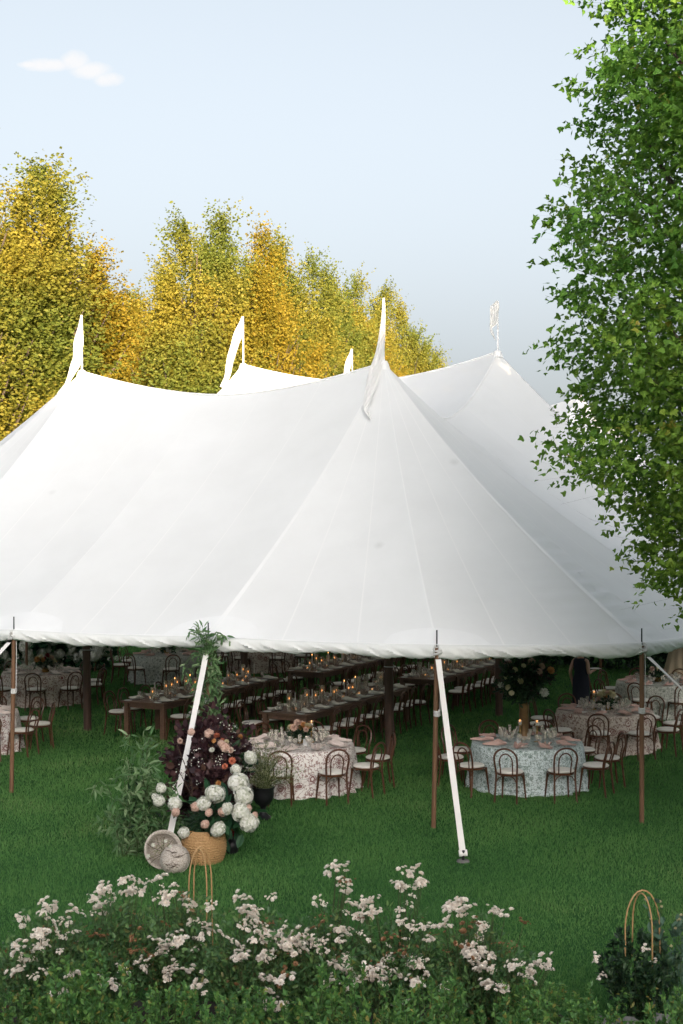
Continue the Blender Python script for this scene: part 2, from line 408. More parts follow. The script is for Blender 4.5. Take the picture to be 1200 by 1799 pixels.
M['petal_cream'] = leafmat('petal_cream', ((0, (.66, .60, .36)), (1, (.80, .74, .52))), .25, .6)
M['spent'] = leafmat('spent_flower', ((0, (.15, .07, .03)), (.6, (.28, .14, .06)), (1, (.42, .27, .17))), .2, .7)
# ------------------------------------------------------------------ ground
def lawn_mat():
    m, N, L, b = newmat('lawn_ground')
    n1 = noise_node(N, L, .5, 4); n2 = noise_node(N, L, 30, 5)
    r1 = ramp(N, ((.3, (.030, .095, .026)), (.55, (.042, .128, .034)), (.75, (.060, .150, .044))))
    r2 = ramp(N, ((.3, (.55, .55, .55)), (.7, (1.15, 1.15, 1.15))))
    L.new(n1.outputs['Fac'], r1.inputs[0]); L.new(n2.outputs['Fac'], r2.inputs[0])
    mx = N.new('ShaderNodeMix'); mx.data_type = 'RGBA'; mx.blend_type = 'MULTIPLY'; mx.inputs['Factor'].default_value = 1
    L.new(r1.outputs[0], mx.inputs['A']); L.new(r2.outputs[0], mx.inputs['B'])
    L.new(mx.outputs['Result'], b.inputs['Base Color']); b.inputs['Roughness'].default_value = .95; b.inputs['Specular IOR Level'].default_value = .1
    bp = N.new('ShaderNodeBump'); bp.inputs['Strength'].default_value = .8; bp.inputs['Distance'].default_value = .03
    L.new(n2.outputs['Fac'], bp.inputs['Height']); L.new(bp.outputs[0], b.inputs['Normal'])
    return m
M['lawn'] = lawn_mat()
mb = MB(); S = 1200
mb.add([(-S, -S, 0), (S, -S, 0), (S, S, 0), (-S, S, 0)], [(0, 1, 2, 3)])
tag(mb.build('lawn', M['lawn'], smooth=False), kind='structure')
# planting bed in front, with an uneven edge
mb = MB(); pts = []
for i in range(40):
    x = -6 + 12 * i / 39; pts.append((x, 13.35 + .25 * math.sin(x * 1.7) + .12 * math.sin(x * 4.1) - (1.1 if x > 2.1 else 0) + (.35 if -3 < x < -1 else 0), .004))
mb.add([(-6, 8.5, .004)] + pts + [(6, 8.5, .004)], [tuple(reversed(range(42)))])
tag(mb.build('planting_bed', M['soil'], smooth=False), kind='structure')
# pale gravel walk far behind the tent
mb = MB(); mb.add([(-26, 46.6, .004), (-1, 43.4, .004), (-1, 44.8, .004), (-26, 48.2, .004)], [(0, 1, 2, 3)])
M['gravel'] = plain('gravel', (.46, .44, .40), (.36, .34, .31), .95, 30, .4)
tag(mb.build('gravel_path', M['gravel'], smooth=False), kind='structure')

def bed_edge(x):
    return 13.35 + .25 * np.sin(x * 1.7) + .12 * np.sin(x * 4.1) - np.where(x > 2.1, 1.1, 0) + np.where((x > -3) & (x < -1), .35, 0)
def make_grass():
    n = 480000
    D = 11.5 * np.exp(rng.random(n) * math.log(50 / 11.5)); X = (rng.random(n) * 2 - 1) * .31 * D
    keep = D > bed_edge(X) - .05; D = D[keep]; X = X[keep]; n = len(D)
    clump = np.sin(X * 2.1 + 1.3 * np.sin(D * 1.1)) * np.sin(D * 1.7 + np.sin(X * .9)) * .5 + .5
    h = (.024 + .022 * rng.random(n)) * (.75 + .5 * clump); w = .0034 * (D / 12) * (.7 + .6 * rng.random(n))
    w = np.minimum(w, .013); h *= np.clip(D / 16, 1, 1.5)
    th = rng.random(n) * 2 * np.pi; lean = .55 * rng.random(n) * h * 1.6; la = rng.random(n) * 2 * np.pi
    V = np.zeros((n, 3, 3), np.float32)
    V[:, 0] = np.stack([X - np.cos(th) * w, D - np.sin(th) * w, np.zeros(n)], 1)
    V[:, 1] = np.stack([X + np.cos(th) * w, D + np.sin(th) * w, np.zeros(n)], 1)
    V[:, 2] = np.stack([X + np.cos(la) * lean, D + np.sin(la) * lean, h], 1)
    big = np.sin(X * .55 + 2 * np.sin(D * .23)) * np.sin(D * .41 + 1.3 * np.sin(X * .37)) + .5 * np.sin(X * 1.3 - D * .9)
    rnd = np.clip(.30 + .5 * rng.random(n) + .3 * (clump - .5) + .14 * big, 0, 1)
    return np_mesh('grass', V.reshape(-1, 3), np.arange(n * 3).reshape(-1, 3), M['grass'], np.repeat(rnd, 3))
M['grass'] = leafmat('grass_blade', ((0, (.050, .140, .036)), (.5, (.084, .212, .055)), (.9, (.135, .268, .075)), (1, (.22, .29, .11))), .25, .6, spec=.2)
tag(inst('grass', make_grass()), 'short green lawn grass', 'grass', kind='stuff')

# ------------------------------------------------------------------ low hill behind the viewpoint, unseen, added to keep sun off the garden
def make_added_shade_hill():
    dx, dy = -SX, -SY; nx, ny = -SY, SX; nn, ns = 121, 41; V = []
    for j in range(ns):
        s = -60.0 - 80.0 * j / (ns - 1)
        for i in range(nn):
            n = -140 + 280 * i / (nn - 1)
            prof = math.exp(-((s + 100) / 17.0) ** 2); edge = min(1, (140 - abs(n)) / 50)
            z = (25.2 + .25 * math.sin(n * .21) + .15 * math.sin(n * .57 + 1)) * prof * (edge if edge < 1 else 1) - .25
            V.append((.8 + dx * s + nx * n, 27 + dy * s + ny * n, z))
    F = [(j * nn + i, j * nn + i + 1, (j + 1) * nn + i + 1, (j + 1) * nn + i) for j in range(ns - 1) for i in range(nn - 1)]
    tag(MB().add(V, F).build('added_shade_hill', M['lawn']), kind='structure')
make_added_shade_hill()

# ------------------------------------------------------------------ tent
E1 = Vector((.89, -.456, 0)); E2 = Vector((.456, .89, 0)); TO = Vector((.80, 27.0, 0))
def tp(a, b, z=0.0): return TO + E1 * a + E2 * b + Vector((0, 0, z))
TRZ = math.atan2(-.456, .89)                 # heading of local x (right) ; local y runs away from the camera
PK = {'P1': tp(0, 0, 7.48), 'Q1': tp(0, 6.05, 8.28), 'R1': tp(0, 12.1, 7.7), 'R2': tp(-6.75, 12.1, 7.7), 'Q2': tp(-6.75, 6.05, 8.30), 'P2': tp(-7.1, 0, 7.62)}
LOOP = ['P1', 'Q1', 'R1', 'R2', 'Q2', 'P2', 'P1']
EZ = 2.70
EAVE = [  # a, b, tau (where on the ridge loop its seam starts)
    (-.48, -5.42, 0), (3.28, -5.07, 0), (5.89, -3.39, 0), (6.55, -.25, 0), (6.6, 2.9, .5), (6.6, 6.05, 1), (6.6, 9.1, 1.5), (6.55, 12.2, 2),
    (5.9, 13.9, 2), (3.3, 14.8, 2), (-.3, 15.0, 2), (-3.5, 15.1, 2.5), (-6.7, 15.0, 3), (-10.3, 14.7, 3), (-12.9, 13.9, 3), (-13.5, 12.2, 3),
    (-13.6, 9.1, 3.5), (-13.6, 6.05, 4), (-13.6, 2.9, 4.5), (-13.5, -.3, 5), (-13.0, -3.4, 5), (-10.5, -5.3, 5), (-7.3, -5.9, 5), (-4.0, -5.87, 5.44)]
NE = len(EAVE)
def ridge(p, q, s, sag=.56):
    v = p.lerp(q, s); v.z -= sag * (1 - abs(2 * s - 1) ** 1.7); return v
def SAG(p, q): return .56 if p[0] == q[0] else 1.30      # the cloth dips deeper between the rows of masts
def top_at(tau):
    tau = tau % 6.0 if tau < 6 else 6.0 - 1e-9
    k = min(int(tau), 5); return ridge(PK[LOOP[k]], PK[LOOP[k + 1]], tau - k, SAG(LOOP[k], LOOP[k + 1]))
def eave_pt(i, s):
    a0, b0, t0 = EAVE[i % NE]; a1, b1, t1 = EAVE[(i + 1) % NE]
    if (i % NE) == NE - 1: t1 = 6.0
    p = tp(a0, b0, EZ).lerp(tp(a1, b1, EZ), s)
    inw = (tp(-3.4, 6, EZ) - p).normalized(); k = 4 * s * (1 - s)
    p += inw * (.10 * k); p.z -= .035 * k
    return p, t0 + (t1 - t0) * s
def gen(i, s, n=18, K=.24):
    """one line of the roof from the ridge (or peak) down to the eave"""
    e, tau = eave_pt(i, s); t = top_at(tau); out = []
    for j in range(n + 1):
        u = j / n
        # at a peak the cloth starts from a small ring, not from a point
        p = t.lerp(e, u); p.z -= K * (t.z - e.z) * u * (1 - u) * (1.15 - .3 * u)
        out.append(p)
    return out
def ring_top(P, i, s):
    return P
tent = thing('pole_tent', 'large white sailcloth pole tent with six peaks on the lawn', 'tent', tp(-3.4, 6.0))
TI = Matrix.Translation(-tent.location)
def tlocal(P): return [TI @ Vector(p) for p in P]
NSUB = 3
hw = np.random.default_rng(3)
for i in range(NE):
    for k in range(NSUB):
        s0, s1 = k / NSUB, (k + 1) / NSUB
        near = i in (0, 1, 2, 3, NE - 1, NE - 2)
        n = 90 if i in (1, 2) else (40 if near else 12); m = 12 if i in (1, 2) else (6 if near else 2)
        V = []
        for c in range(m + 1):
            g = gen(i, s0 + (s1 - s0) * c / m, n)
            if i in (1, 2):                   # puckers either side of the corner seam, where the cloth is gathered
                w = c / m
                for j, p in enumerate(g):
                    u = j / n; amp = 0.0
                    if i == 2 and k == 0: amp = .030 * math.sin(math.pi * w) ** .8 * max(0, min(1, (u - .42) / .35)) * (1 if u < .94 else (1 - u) / .06)
                    if i == 1 and k == 2: amp = .010 * math.sin(math.pi * w) * max(0, min(1, (u - .6) / .3)) * (1 if u < .94 else (1 - u) / .06)
                    if i == 1 and k == 0: amp = .006 * math.sin(math.pi * w) * max(0, min(1, (u - .25) / .3)) * max(0, min(1, (.9 - u) / .2))
                    if amp:
                        p.z += amp * (math.sin(u * 150 + 2.2 * w + 1.5 * math.sin(u * 17)) + .5 * math.sin(u * 97 + 4 * w))
            V.append(g)
        V = [q for g in V for q in g]
        F = [(c * (n + 1) + j, c * (n + 1) + j + 1, (c + 1) * (n + 1) + j + 1, (c + 1) * (n + 1) + j) for c in range(m) for j in range(n)]
        MB().add(tlocal(V), F).build('roof_panel', M['tent'], tent)
def ribbon(name, curve, side, w, lift, mat, parent, w1=None):
    V = []; L_ = len(curve)
    for j, p in enumerate(curve):
        ww = w + ((w1 - w) * j / (L_ - 1) if w1 is not None else 0)
        sd = side[j] if isinstance(side, list) else side
        V += [p - sd * ww + Vector((0, 0, lift)), p + sd * ww + Vector((0, 0, lift))]
    F = [(2 * j, 2 * j + 1, 2 * j + 3, 2 * j + 2) for j in range(L_ - 1)]
    return MB().add(tlocal(V), F).build(name, mat, parent)
for i in list(range(0, 6)) + [NE - 1, NE - 2, NE - 3, NE - 4]:
    for k in range(NSUB):
        s = k / NSUB
        g = gen(i, s, 24); e0 = eave_pt(i, max(0, s - .01))[0]; e1 = eave_pt(i, s + .01)[0]
        ga, gb = gen(*((i, s - .02) if s > .02 else ((i - 1) % NE, 1 - .02)), 24), gen(i, s + .02, 24)
        sd = [(q - p).normalized() if (q - p).length > 1e-5 else (e1 - e0).normalized() for p, q in zip(ga, gb)]
        main = (k == 0 and i in (0, 2, 5, NE - 2, NE - 5))
        ribbon('seam', g, sd, .010 if main else .004, .006, M['tent_band'], tent, .050 if main else .014)
# ridges and inner saddles
def saddle(c00, c10, c11, c01):
    n = 14; V = []
    for j in range(n + 1):
        for i in range(n + 1):
            u, v = i / n, j / n
            b0 = ridge(c00, c10, u); b1 = ridge(c01, c11, u); l0 = ridge(c00, c01, v, 1.30); l1 = ridge(c10, c11, v, 1.30)
            bil = c00 * (1 - u) * (1 - v) + c10 * u * (1 - v) + c01 * (1 - u) * v + c11 * u * v
            p = b0 * (1 - v) + b1 * v + l0 * (1 - u) + l1 * u - bil
            V.append(p)
    F = [(j * (n + 1) + i, j * (n + 1) + i + 1, (j + 1) * (n + 1) + i + 1, (j + 1) * (n + 1) + i) for j in range(n) for i in range(n)]
    MB().add(tlocal(V), F).build('roof_panel', M['tent'], tent)
saddle(PK['P2'], PK['P1'], PK['Q1'], PK['Q2']); saddle(PK['Q2'], PK['Q1'], PK['R1'], PK['R2'])
for p, q in (('P1', 'P2'), ('P1', 'Q1'), ('Q1', 'Q2'), ('Q1', 'R1'), ('P2', 'Q2'), ('Q2', 'R2')):
    c = [ridge(PK[p], PK[q], s / 20, SAG(p, q)) for s in range(21)]
    d = (PK[q] - PK[p]); d.z = 0; d.normalize()
    MB().tube(tlocal([v + Vector((0, 0, .012)) for v in c]), .022, 6).build('ridge_cord', M['tent_band'], tent)
for k, p in PK.items():
    MB().lathe([(.13, -.13), (.10, -.03), (.07, .035), (.02, .05)], 14, c=tlocal([p])[0]).build('peak_cap', M['tent_band'], tent)
# reinforcing patches over the side poles
for i in (0, 1, 2, 3, NE - 1, NE - 2):
    big = i in (0, NE - 1)
    V = []; n = 12; hwid = .85 if i != 2 else .45; hh = .075 if big else .055
    g0 = [(-1 + 2 * c / n) for c in range(n + 1)]
    L0 = (tp(*EAVE[i][:2]) - tp(*EAVE[(i + 1) % NE][:2])).length; L1 = (tp(*EAVE[i][:2]) - tp(*EAVE[i - 1][:2])).length
    for x in g0:
        if x >= 0: ii, s = i, x * hwid / L0
        else: ii, s = (i - 1) % NE, 1 + x * hwid / L1
        g = gen(ii, s, 200); top = hh * math.sqrt(max(0, 1 - x * x))
        for j in range(7):
            u = 1 - .001 - top * (1 - j / 6); p = g[min(200, int(round(u * 200)))].copy() if False else g[200].lerp(g[200 - 1], 0)
            f = u * 200; a = int(f); p = g[a].lerp(g[min(200, a + 1)], f - a); p.z += .009
            V.append(p)
    F = [(c * 7 + j, c * 7 + j + 1, (c + 1) * 7 + j + 1, (c + 1) * 7 + j) for c in range(n) for j in range(6)]
    MB().add(tlocal(V), F).build('corner_patch', M['tent_patch'], tent)
# rolled, gathered valance: one roll for each bay
def vnoise(x, seed):
    return math.sin(x * 1.0 + seed) + .6 * math.sin(x * 2.3 + seed * 1.7) + .4 * math.sin(x * 4.1 + seed * 2.9)
for i in range(NE):
    near = i in (0, 1, 2, 3, NE - 1, NE - 2, NE - 3)
    m = 110 if near else 16; kk = 22 if near else 8; V = []
    cen = tp(-3.4, 6.0)
    for c in range(m + 1):
        s = c / m; s = .004 + s * .992
        p = eave_pt(i, s)[0]; q = eave_pt(i, min(1, s + .01))[0]; q0 = eave_pt(i, max(0, s - .01))[0]
        t = (q - q0).normalized(); o = Vector((t.y, -t.x, 0))
        if (p + o - cen).length < (p - cen).length: o = -o
        endp = min(1, min(s, 1 - s) * 14)
        Lm = s * (tp(*EAVE[i][:2]) - tp(*EAVE[(i + 1) % NE][:2])).length
        hgt = .215 + .018 * vnoise(Lm * 2.2, i) - .03 * math.sin(math.pi * s); thk = .075
        hgt *= (.82 + .18 * endp); thk *= (.75 + .25 * endp)
        for k in range(kk):
            w = 2 * math.pi * k / kk; cz, cr = math.cos(w), math.sin(w)
            amp = .011 * (1 - .65 * max(0, cz)) if near else .004
            d = amp * (vnoise(Lm * 16 + (1 + cz) * 3.5, i * 1.3) + .6 * vnoise(Lm * 31 + (1 + cz) * 6, i * 2.1)) * (.4 + .6 * endp)
            r = thk + d * (1.0 if cr > 0 else .3)
            P = p + o * (.03 + cr * r) + Vector((0, 0, -hgt / 2 + .010 + cz * hgt / 2 + d * .6 * (cz < 0)))
            V.append(P)
    F = [(c * kk + k, c * kk + (k + 1) % kk, (c + 1) * kk + (k + 1) % kk, (c + 1) * kk + k) for c in range(m) for k in range(kk)]
    F += [tuple(range(kk)), tuple(reversed(range(m * kk, m * kk + kk)))]
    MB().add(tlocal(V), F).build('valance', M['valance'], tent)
    # welt of cloth where roof and valance meet
    pts = [eave_pt(i, s / 12)[0] + Vector((0, 0, .006)) for s in range(13)]
    MB().tube(tlocal(pts), .014, 6).build('eave_rope', M['tent_band'], tent)

# side poles, one thing each
def ordinal(k): return '%d%s' % (k, {1: 'st', 2: 'nd', 3: 'rd'}.get(k if k < 20 else k % 10, 'th'))
POLE_LABEL = {NE - 1: 'slim brown side pole at left edge of the tent front', 0: 'slim brown side pole wrapped in green vines',
              1: 'slim brown side pole right of centre beside the pale strap', 2: 'slim brown side pole at the right front corner of the tent'}
def side_pole(i, vis):
    a, b, _ = EAVE[i]; p = tp(a, b)
    lab = POLE_LABEL.get(i) or ('slim dark side pole, %s along the %s' % (
        (ordinal(i - 2), 'right side behind the corner pole') if 3 <= i <= 7 else
        ((ordinal(i - 7), 'rear eave from the right') if i <= 14 else
         ((ordinal(i - 14), 'left side counted from the rear') if i <= 19 else (ordinal(i - 19), 'left front corner, outside left')))))
    t = thing('side_pole', lab, 'pole', p, 0, 'side poles under the tent eave')
    lean = {1: (-.05, 0), NE - 1: (-.04, 0)}.get(i, (0, 0))
    MB().tube([(lean[0], lean[1], 0), (lean[0] * .5, 0, 1.2), (0, 0, EZ - .03)], [.036, .037, .034], 10).build('shaft', M['pole_wood'], t)
    MB().tube([(0, 0, EZ - .05), (0, 0, EZ + .22)], .011, 6).build('pin', M['iron'], t)
    if vis:
        mb = MB()
        for k in range(4):
            z = 1.66 + k * .022
            mb.tube([(.043 * math.cos(w), .043 * math.sin(w), z + .006 * math.sin(w)) for w in [2 * math.pi * q / 12 for q in range(13)]], .012, 5)
        mb.build('rope_wrap', M['rope'], t)
        mb = MB(); mb.tube([(.045, -.02, EZ - .15), (.05, -.03, 2.1), (.043, -.02, 1.7)], .006, 5); mb.build('rope', M['rope'], t)
        mb = MB()                              # lashing that ties valance ends and strap to the pin
        for k in range(3):
            r = .06 + .012 * k
            mb.tube([(r * math.cos(w) , -.07 + r * .5 * math.sin(w), EZ - .06 - .035 * k + .03 * math.sin(w + k)) for w in [2 * math.pi * q / 10 for q in range(11)]], .009, 5)
        mb.build('lashing', M['rope'], t)
for i in range(NE): side_pole(i, i in (NE - 1, 0, 1, 2, 3))

# guy straps of flat webbing with their stakes
def guy(i, foot, lab, w=.042):
    a, b, _ = EAVE[i]; p = tp(a, b, EZ - .20); f = Vector(foot)
    o = Vector((f.x - p.x, f.y - p.y, 0)).normalized(); p = p + o * .12
    t = thing('guy_strap', lab, 'strap', f, 0, 'webbing straps staked out from the tent eave')
    d = (f + Vector((0, 0, .10)) - p); sd = d.cross(Vector((0, 0, 1))).normalized()
    up = sd.cross(d.normalized()); V = []; n = 14
    for j in range(n + 1):
        q = p + d * (j / n) - f; q.z -= .02 * math.sin(math.pi * j / n)
        tw = .25 * math.sin(j * .7); s2 = sd * math.cos(tw) + up * math.sin(tw); u2 = up * math.cos(tw) - sd * math.sin(tw)
        V += [q - s2 * w - u2 * .003, q + s2 * w - u2 * .003, q + s2 * w + u2 * .003, q - s2 * w + u2 * .003]
    F = []
    for j in range(n):
        for k in range(4): F.append((4 * j + k, 4 * j + (k + 1) % 4, 4 * j + 4 + (k + 1) % 4, 4 * j + 4 + k))
    F += [(3, 2, 1, 0), (4 * n, 4 * n + 1, 4 * n + 2, 4 * n + 3)]
    MB().add(V, F).build('webbing', M['strap'], t, smooth=False)
    MB().tube([(0, 0, 0), (o.x * .03, o.y * .03, .16)], [.018, .020], 8).build('stake', M['iron'], t)
    MB().tube([(-.055, 0, .115), (.055, 0, .125)], .045, 12).build('strap_roll', M['strap'], t)
    MB().lathe([(.09, .006), (.08, .03), (.02, .035)], 10).build('stake_plate', M['stone'], t)
guy(1, (1.62, 18.95, 0), 'long pale webbing strap right of centre running down to the lawn')
guy(0, (-2.34, 18.95, 0), 'white webbing strap slanting past the dark flower arrangement')
guy(2, (6.9, 18.6, 0), 'webbing strap running down right from the right corner pole')
guy(NE - 1, (-7.3, 20.2, 0), 'webbing strap running out left from the left pole')
guy(3, (9.4, 22.9, 0), 'webbing strap on the right side behind the big maple')

# masts and pennants
MAST = {'P1': 'thick dark mast in front of the middle long table', 'P2': 'thick dark mast at left beside the left long table', 'Q1': 'thick dark mast behind the tall bouquet',
        'Q2': 'thick dark mast behind the candles left of centre', 'R1': 'thick dark mast at the far right of the tent', 'R2': 'thick dark mast farthest back on the left row'}
for k, p in PK.items():
    t = thing('mast', MAST[k], 'mast', (p.x + (.12 if k[0] == 'P' else .03), p.y, 0), 0, 'thick masts holding up the tent')
    lx = -.12 if k[0] == 'P' else -.03
    MB().tube([(0, 0, 0), (lx * .3, 0, 2.6), (lx, 0, p.z + .02)], [.085, .085, .06], 12).build('shaft', M['mast_wood'], t)
    if k in ('P1', 'Q1', 'P2'):
        mb = MB(); z = 1.72
        mb.tube([(.11 * math.cos(w), .11 * math.sin(w), z) for w in [2 * math.pi * q / 16 for q in range(17)]], .008, 5)
        mb.tube([(-.10, 0, z), (-.02, -.02, z + .09), (-.02, -.05, z + .5)], .006, 5); mb.tube([(.10, 0, z), (-.02, -.02, z + .09)], .006, 5)
        mb.build('rigging_ring', M['rope'], t)
FLAG = {'P1': 'limp white pennant drooping in a long tail over the front middle peak', 'P2': 'white pennant hanging straight on the left front peak',
        'Q1': 'twisted white pennant on the tall right peak', 'Q2': 'white pennant hanging left of its pole, on the peak behind the front ridge',
        'R1': 'white pennant on the far right peak behind the maple', 'R2': 'small far white pennant showing above the front ridge'}
TOPZ = {'P1': 8.68, 'P2': 8.80, 'Q1': 9.42, 'Q2': 9.48, 'R1': 9.3, 'R2': 9.28}
# each limp pennant: centre line offsets (x, y, z from the pole top) and half widths
FLAGC = {
    'P1': ([(-.00, -.03, 0), (-.01, -.04, -.45), (-.06, -.05, -.95), (-.14, -.12, -1.3), (-.25, -.50, -1.72), (-.33, -.80, -2.0), (-.36, -.98, -2.18), (-.31, -1.05, -2.26), (-.28, -1.10, -2.36)], [.02, .045, .075, .11, .10, .07, .035, .035, .02]),
    'P2': ([(-.01, -.03, 0), (-.03, -.04, -.3), (-.06, -.05, -.6), (-.09, -.05, -.9), (-.14, -.08, -1.12), (-.28, -.15, -1.45), (-.46, -.2, -1.7)], [.015, .06, .10, .085, .10, .06, .03]),
    'Q1': ([(-.03, -.03, 0), (-.07, -.04, -.12), (-.09, -.05, -.3), (-.10, -.05, -.5), (-.16, -.05, -.62), (-.13, -.05, -.75), (-.06, -.04, -.9)], [.02, .10, .09, .09, .03, .03, .02]),
    'Q2': ([(-.02, -.03, 0), (-.08, -.04, -.25), (-.14, -.05, -.5), (-.22, -.05, -.75), (-.32, -.06, -1.1), (-.38, -.2, -1.5), (-.50, -.42, -1.8)], [.02, .075, .11, .10, .09, .08, .05]),
    'R1': ([(-.02, -.03, 0), (-.08, -.04, -.25), (-.14, -.05, -.5), (-.22, -.05, -.75), (-.32, -.06, -1.1)], [.02, .075, .11, .10, .05]),
    'R2': ([(-.02, -.03, 0), (-.06, -.04, -.2), (-.12, -.05, -.45), (-.17, -.05, -.75), (-.20, -.06, -1.1)], [.02, .06, .09, .08, .05])}
def spline(P, n):
    out = []; m = len(P)
    for i in range(m - 1):
        p0, p1, p2, p3 = P[max(i - 1, 0)], P[i], P[i + 1], P[min(i + 2, m - 1)]
        for k in range(n):
            t = k / n
            out.append(tuple(.5 * (2 * b + (c - a) * t + (2 * a - 5 * b + 4 * c - d) * t * t + (3 * b - a - 3 * c + d) * t ** 3) for a, b, c, d in zip(p0, p1, p2, p3)))
    out.append(tuple(P[-1])); return out
for k, p in PK.items():
    if k == 'R1': continue
    t = thing('pennant', FLAG[k], 'pennant', p + Vector((0, 0, .03)), 0, 'white pennants on the tent peaks')
    h = TOPZ[k] - p.z
    MB().tube([(0, 0, 0), (0, 0, h)], [.022, .016], 8).build('flag_pole', M['tent_band'], t)
    P, W = FLAGC[k]; C = spline([(x, y, z + h, w) for (x, y, z), w in zip(P, W)], 6); V = []; nn = 9
    for j, (x, y, z, w) in enumerate(C):
        for c in range(nn):
            u = -1 + 2 * c / (nn - 1)
            V.append((x + u * w, y - .012 + .55 * w * math.sin(u * 5 + j * .22) * .6, z + .02 * u * math.sin(j * .5)))
    F = [(j * nn + c, j * nn + c + 1, (j + 1) * nn + c + 1, (j + 1) * nn + c) for j in range(len(C) - 1) for c in range(nn - 1)]
    MB().add(V, F).build('cloth', M['flag'], t)
# ------------------------------------------------------------------ chairs
def arc(fn, n): return [fn(i / (n - 1)) for i in range(n)]
def chair_meshes():
    P = {}
    # rear legs and back in one bent rod
    pts = []
    L_ = [(-.185, -.245, 0), (-.178, -.215, .24), (-.172, -.195, .45), (-.185, -.215, .60)]
    for q in L_: pts.append(q)
    for k in range(13):
        w = math.pi * (1 - k / 12); z = .70 + .185 * math.sin(w) ** .85 if 0 < k < 12 else .70
        pts.append((.190 * math.cos(w), -.235 - .035 * (z - .6) / .28, z))
    for q in reversed(L_): pts.append((-q[0], q[1], q[2]))
    P['back_bow'] = MB().tube(spline(pts, 2), .0165, 7).mesh('back_bow', M['bent'])
    pts = [(-.098, -.188, .455), (-.102, -.205, .58)]
    for k in range(9):
        w = math.pi * (1 - k / 8); z = .665 + .135 * math.sin(w)
        pts.append((.108 * math.cos(w), -.222 - .03 * (z - .6) / .28, z))
    pts += [(.102, -.205, .58), (.098, -.188, .455)]
    P['inner_bow'] = MB().tube(spline(pts, 2), .0115, 6).mesh('inner_bow', M['bent'])
    for s, nm in ((-1, 'legL'), (1, 'legR')):
        P[nm] = MB().tube([(s * .20, .215, 0), (s * .182, .185, .25), (s * .168, .165, .455)], [.012, .017, .021], 7).mesh('leg', M['bent'])
    P['seat'] = MB().lathe([(.0, .432), (.195, .432), (.213, .440), (.215, .458), (.205, .468), (.0, .468)], 20, cap=False).mesh('seat', M['bent'])
    P['cushion'] = MB().lathe([(.0, .469), (.19, .469), (.214, .480), (.216, .495), (.19, .512), (.10, .520), (.0, .522)], 20, cap=False).mesh('cushion', M['cushion'])
    for j, (x0, y0, x1, y1) in enumerate(((-.19, -.21, -.06, -.17), (.19, -.21, .06, -.17), (-.19, .195, -.05, .17), (.19, .195, .05, .17))):
        P['brace%d' % j] = MB().tube([(x0, y0, .20), (x0 * .85 + x1 * .15, y0 * .9 + y1 * .1, .34), ((x0 + x1) / 2, (y0 + y1) / 2, .41), (x1, y1, .433)], .009, 5).mesh('brace', M['bent'])
    return P
CH = chair_meshes()
CHAIR_PARTS = [('seat', 'seat'), ('cushion', 'cushion'), ('back_bow', 'back_bow'), ('inner_bow', 'inner_bow'), ('leg', 'legL'), ('leg', 'legR'),
               ('brace', 'brace0'), ('brace', 'brace1'), ('brace', 'brace2'), ('brace', 'brace3')]
CHAIR_XY = []
def chair(loc, face, label, group):
    """face: direction the sitter looks"""
    t = thing('bentwood_chair', label, 'chair', loc, math.atan2(face[1], face[0]) - math.pi / 2, group)
    seat = None; back = None
    for nm, key in CHAIR_PARTS:
        o = inst(nm, CH[key], seat if nm == 'cushion' else (back if nm == 'inner_bow' else t))
        if nm == 'seat': seat = o
        if nm == 'back_bow': back = o
    CHAIR_XY.append((loc[0], loc[1]))
    return t

# ------------------------------------------------------------------ tableware prototypes
def wine_prof(h=.19, r=.040, stem=.085):
    return [(.033, 0), (.032, .003), (.005, .008), (.004, stem), (.018, stem + .006), (r * .92, stem + .035), (r, stem + .06), (r * .93, h), (r * .90, h), (r * .96, stem + .06), (r * .86, stem + .035), (.0, stem + .010)]
ME = {}
ME['wine'] = MB().lathe(wine_prof(), 12, cap=False).mesh('wine_glass', M['glass'])
ME['goblet'] = MB().lathe(wine_prof(.15, .043, .055), 12, cap=False).mesh('goblet', M['glass'])
ME['flute'] = MB().lathe(wine_prof(.22, .030, .085), 12, cap=False).mesh('flute', M['glass'])
ME['plate'] = MB().lathe([(.0, .004), (.085, .004), (.10, .008), (.138, .020), (.140, .023), (.10, .013), (.08, .009), (.0, .009)], 24, cap=False).mesh('plate', M['china'])
ME['bread'] = MB().lathe([(.0, .003), (.055, .003), (.085, .012), (.086, .014), (.055, .007), (.0, .007)], 18, cap=False).mesh('bread_plate', M['china'])
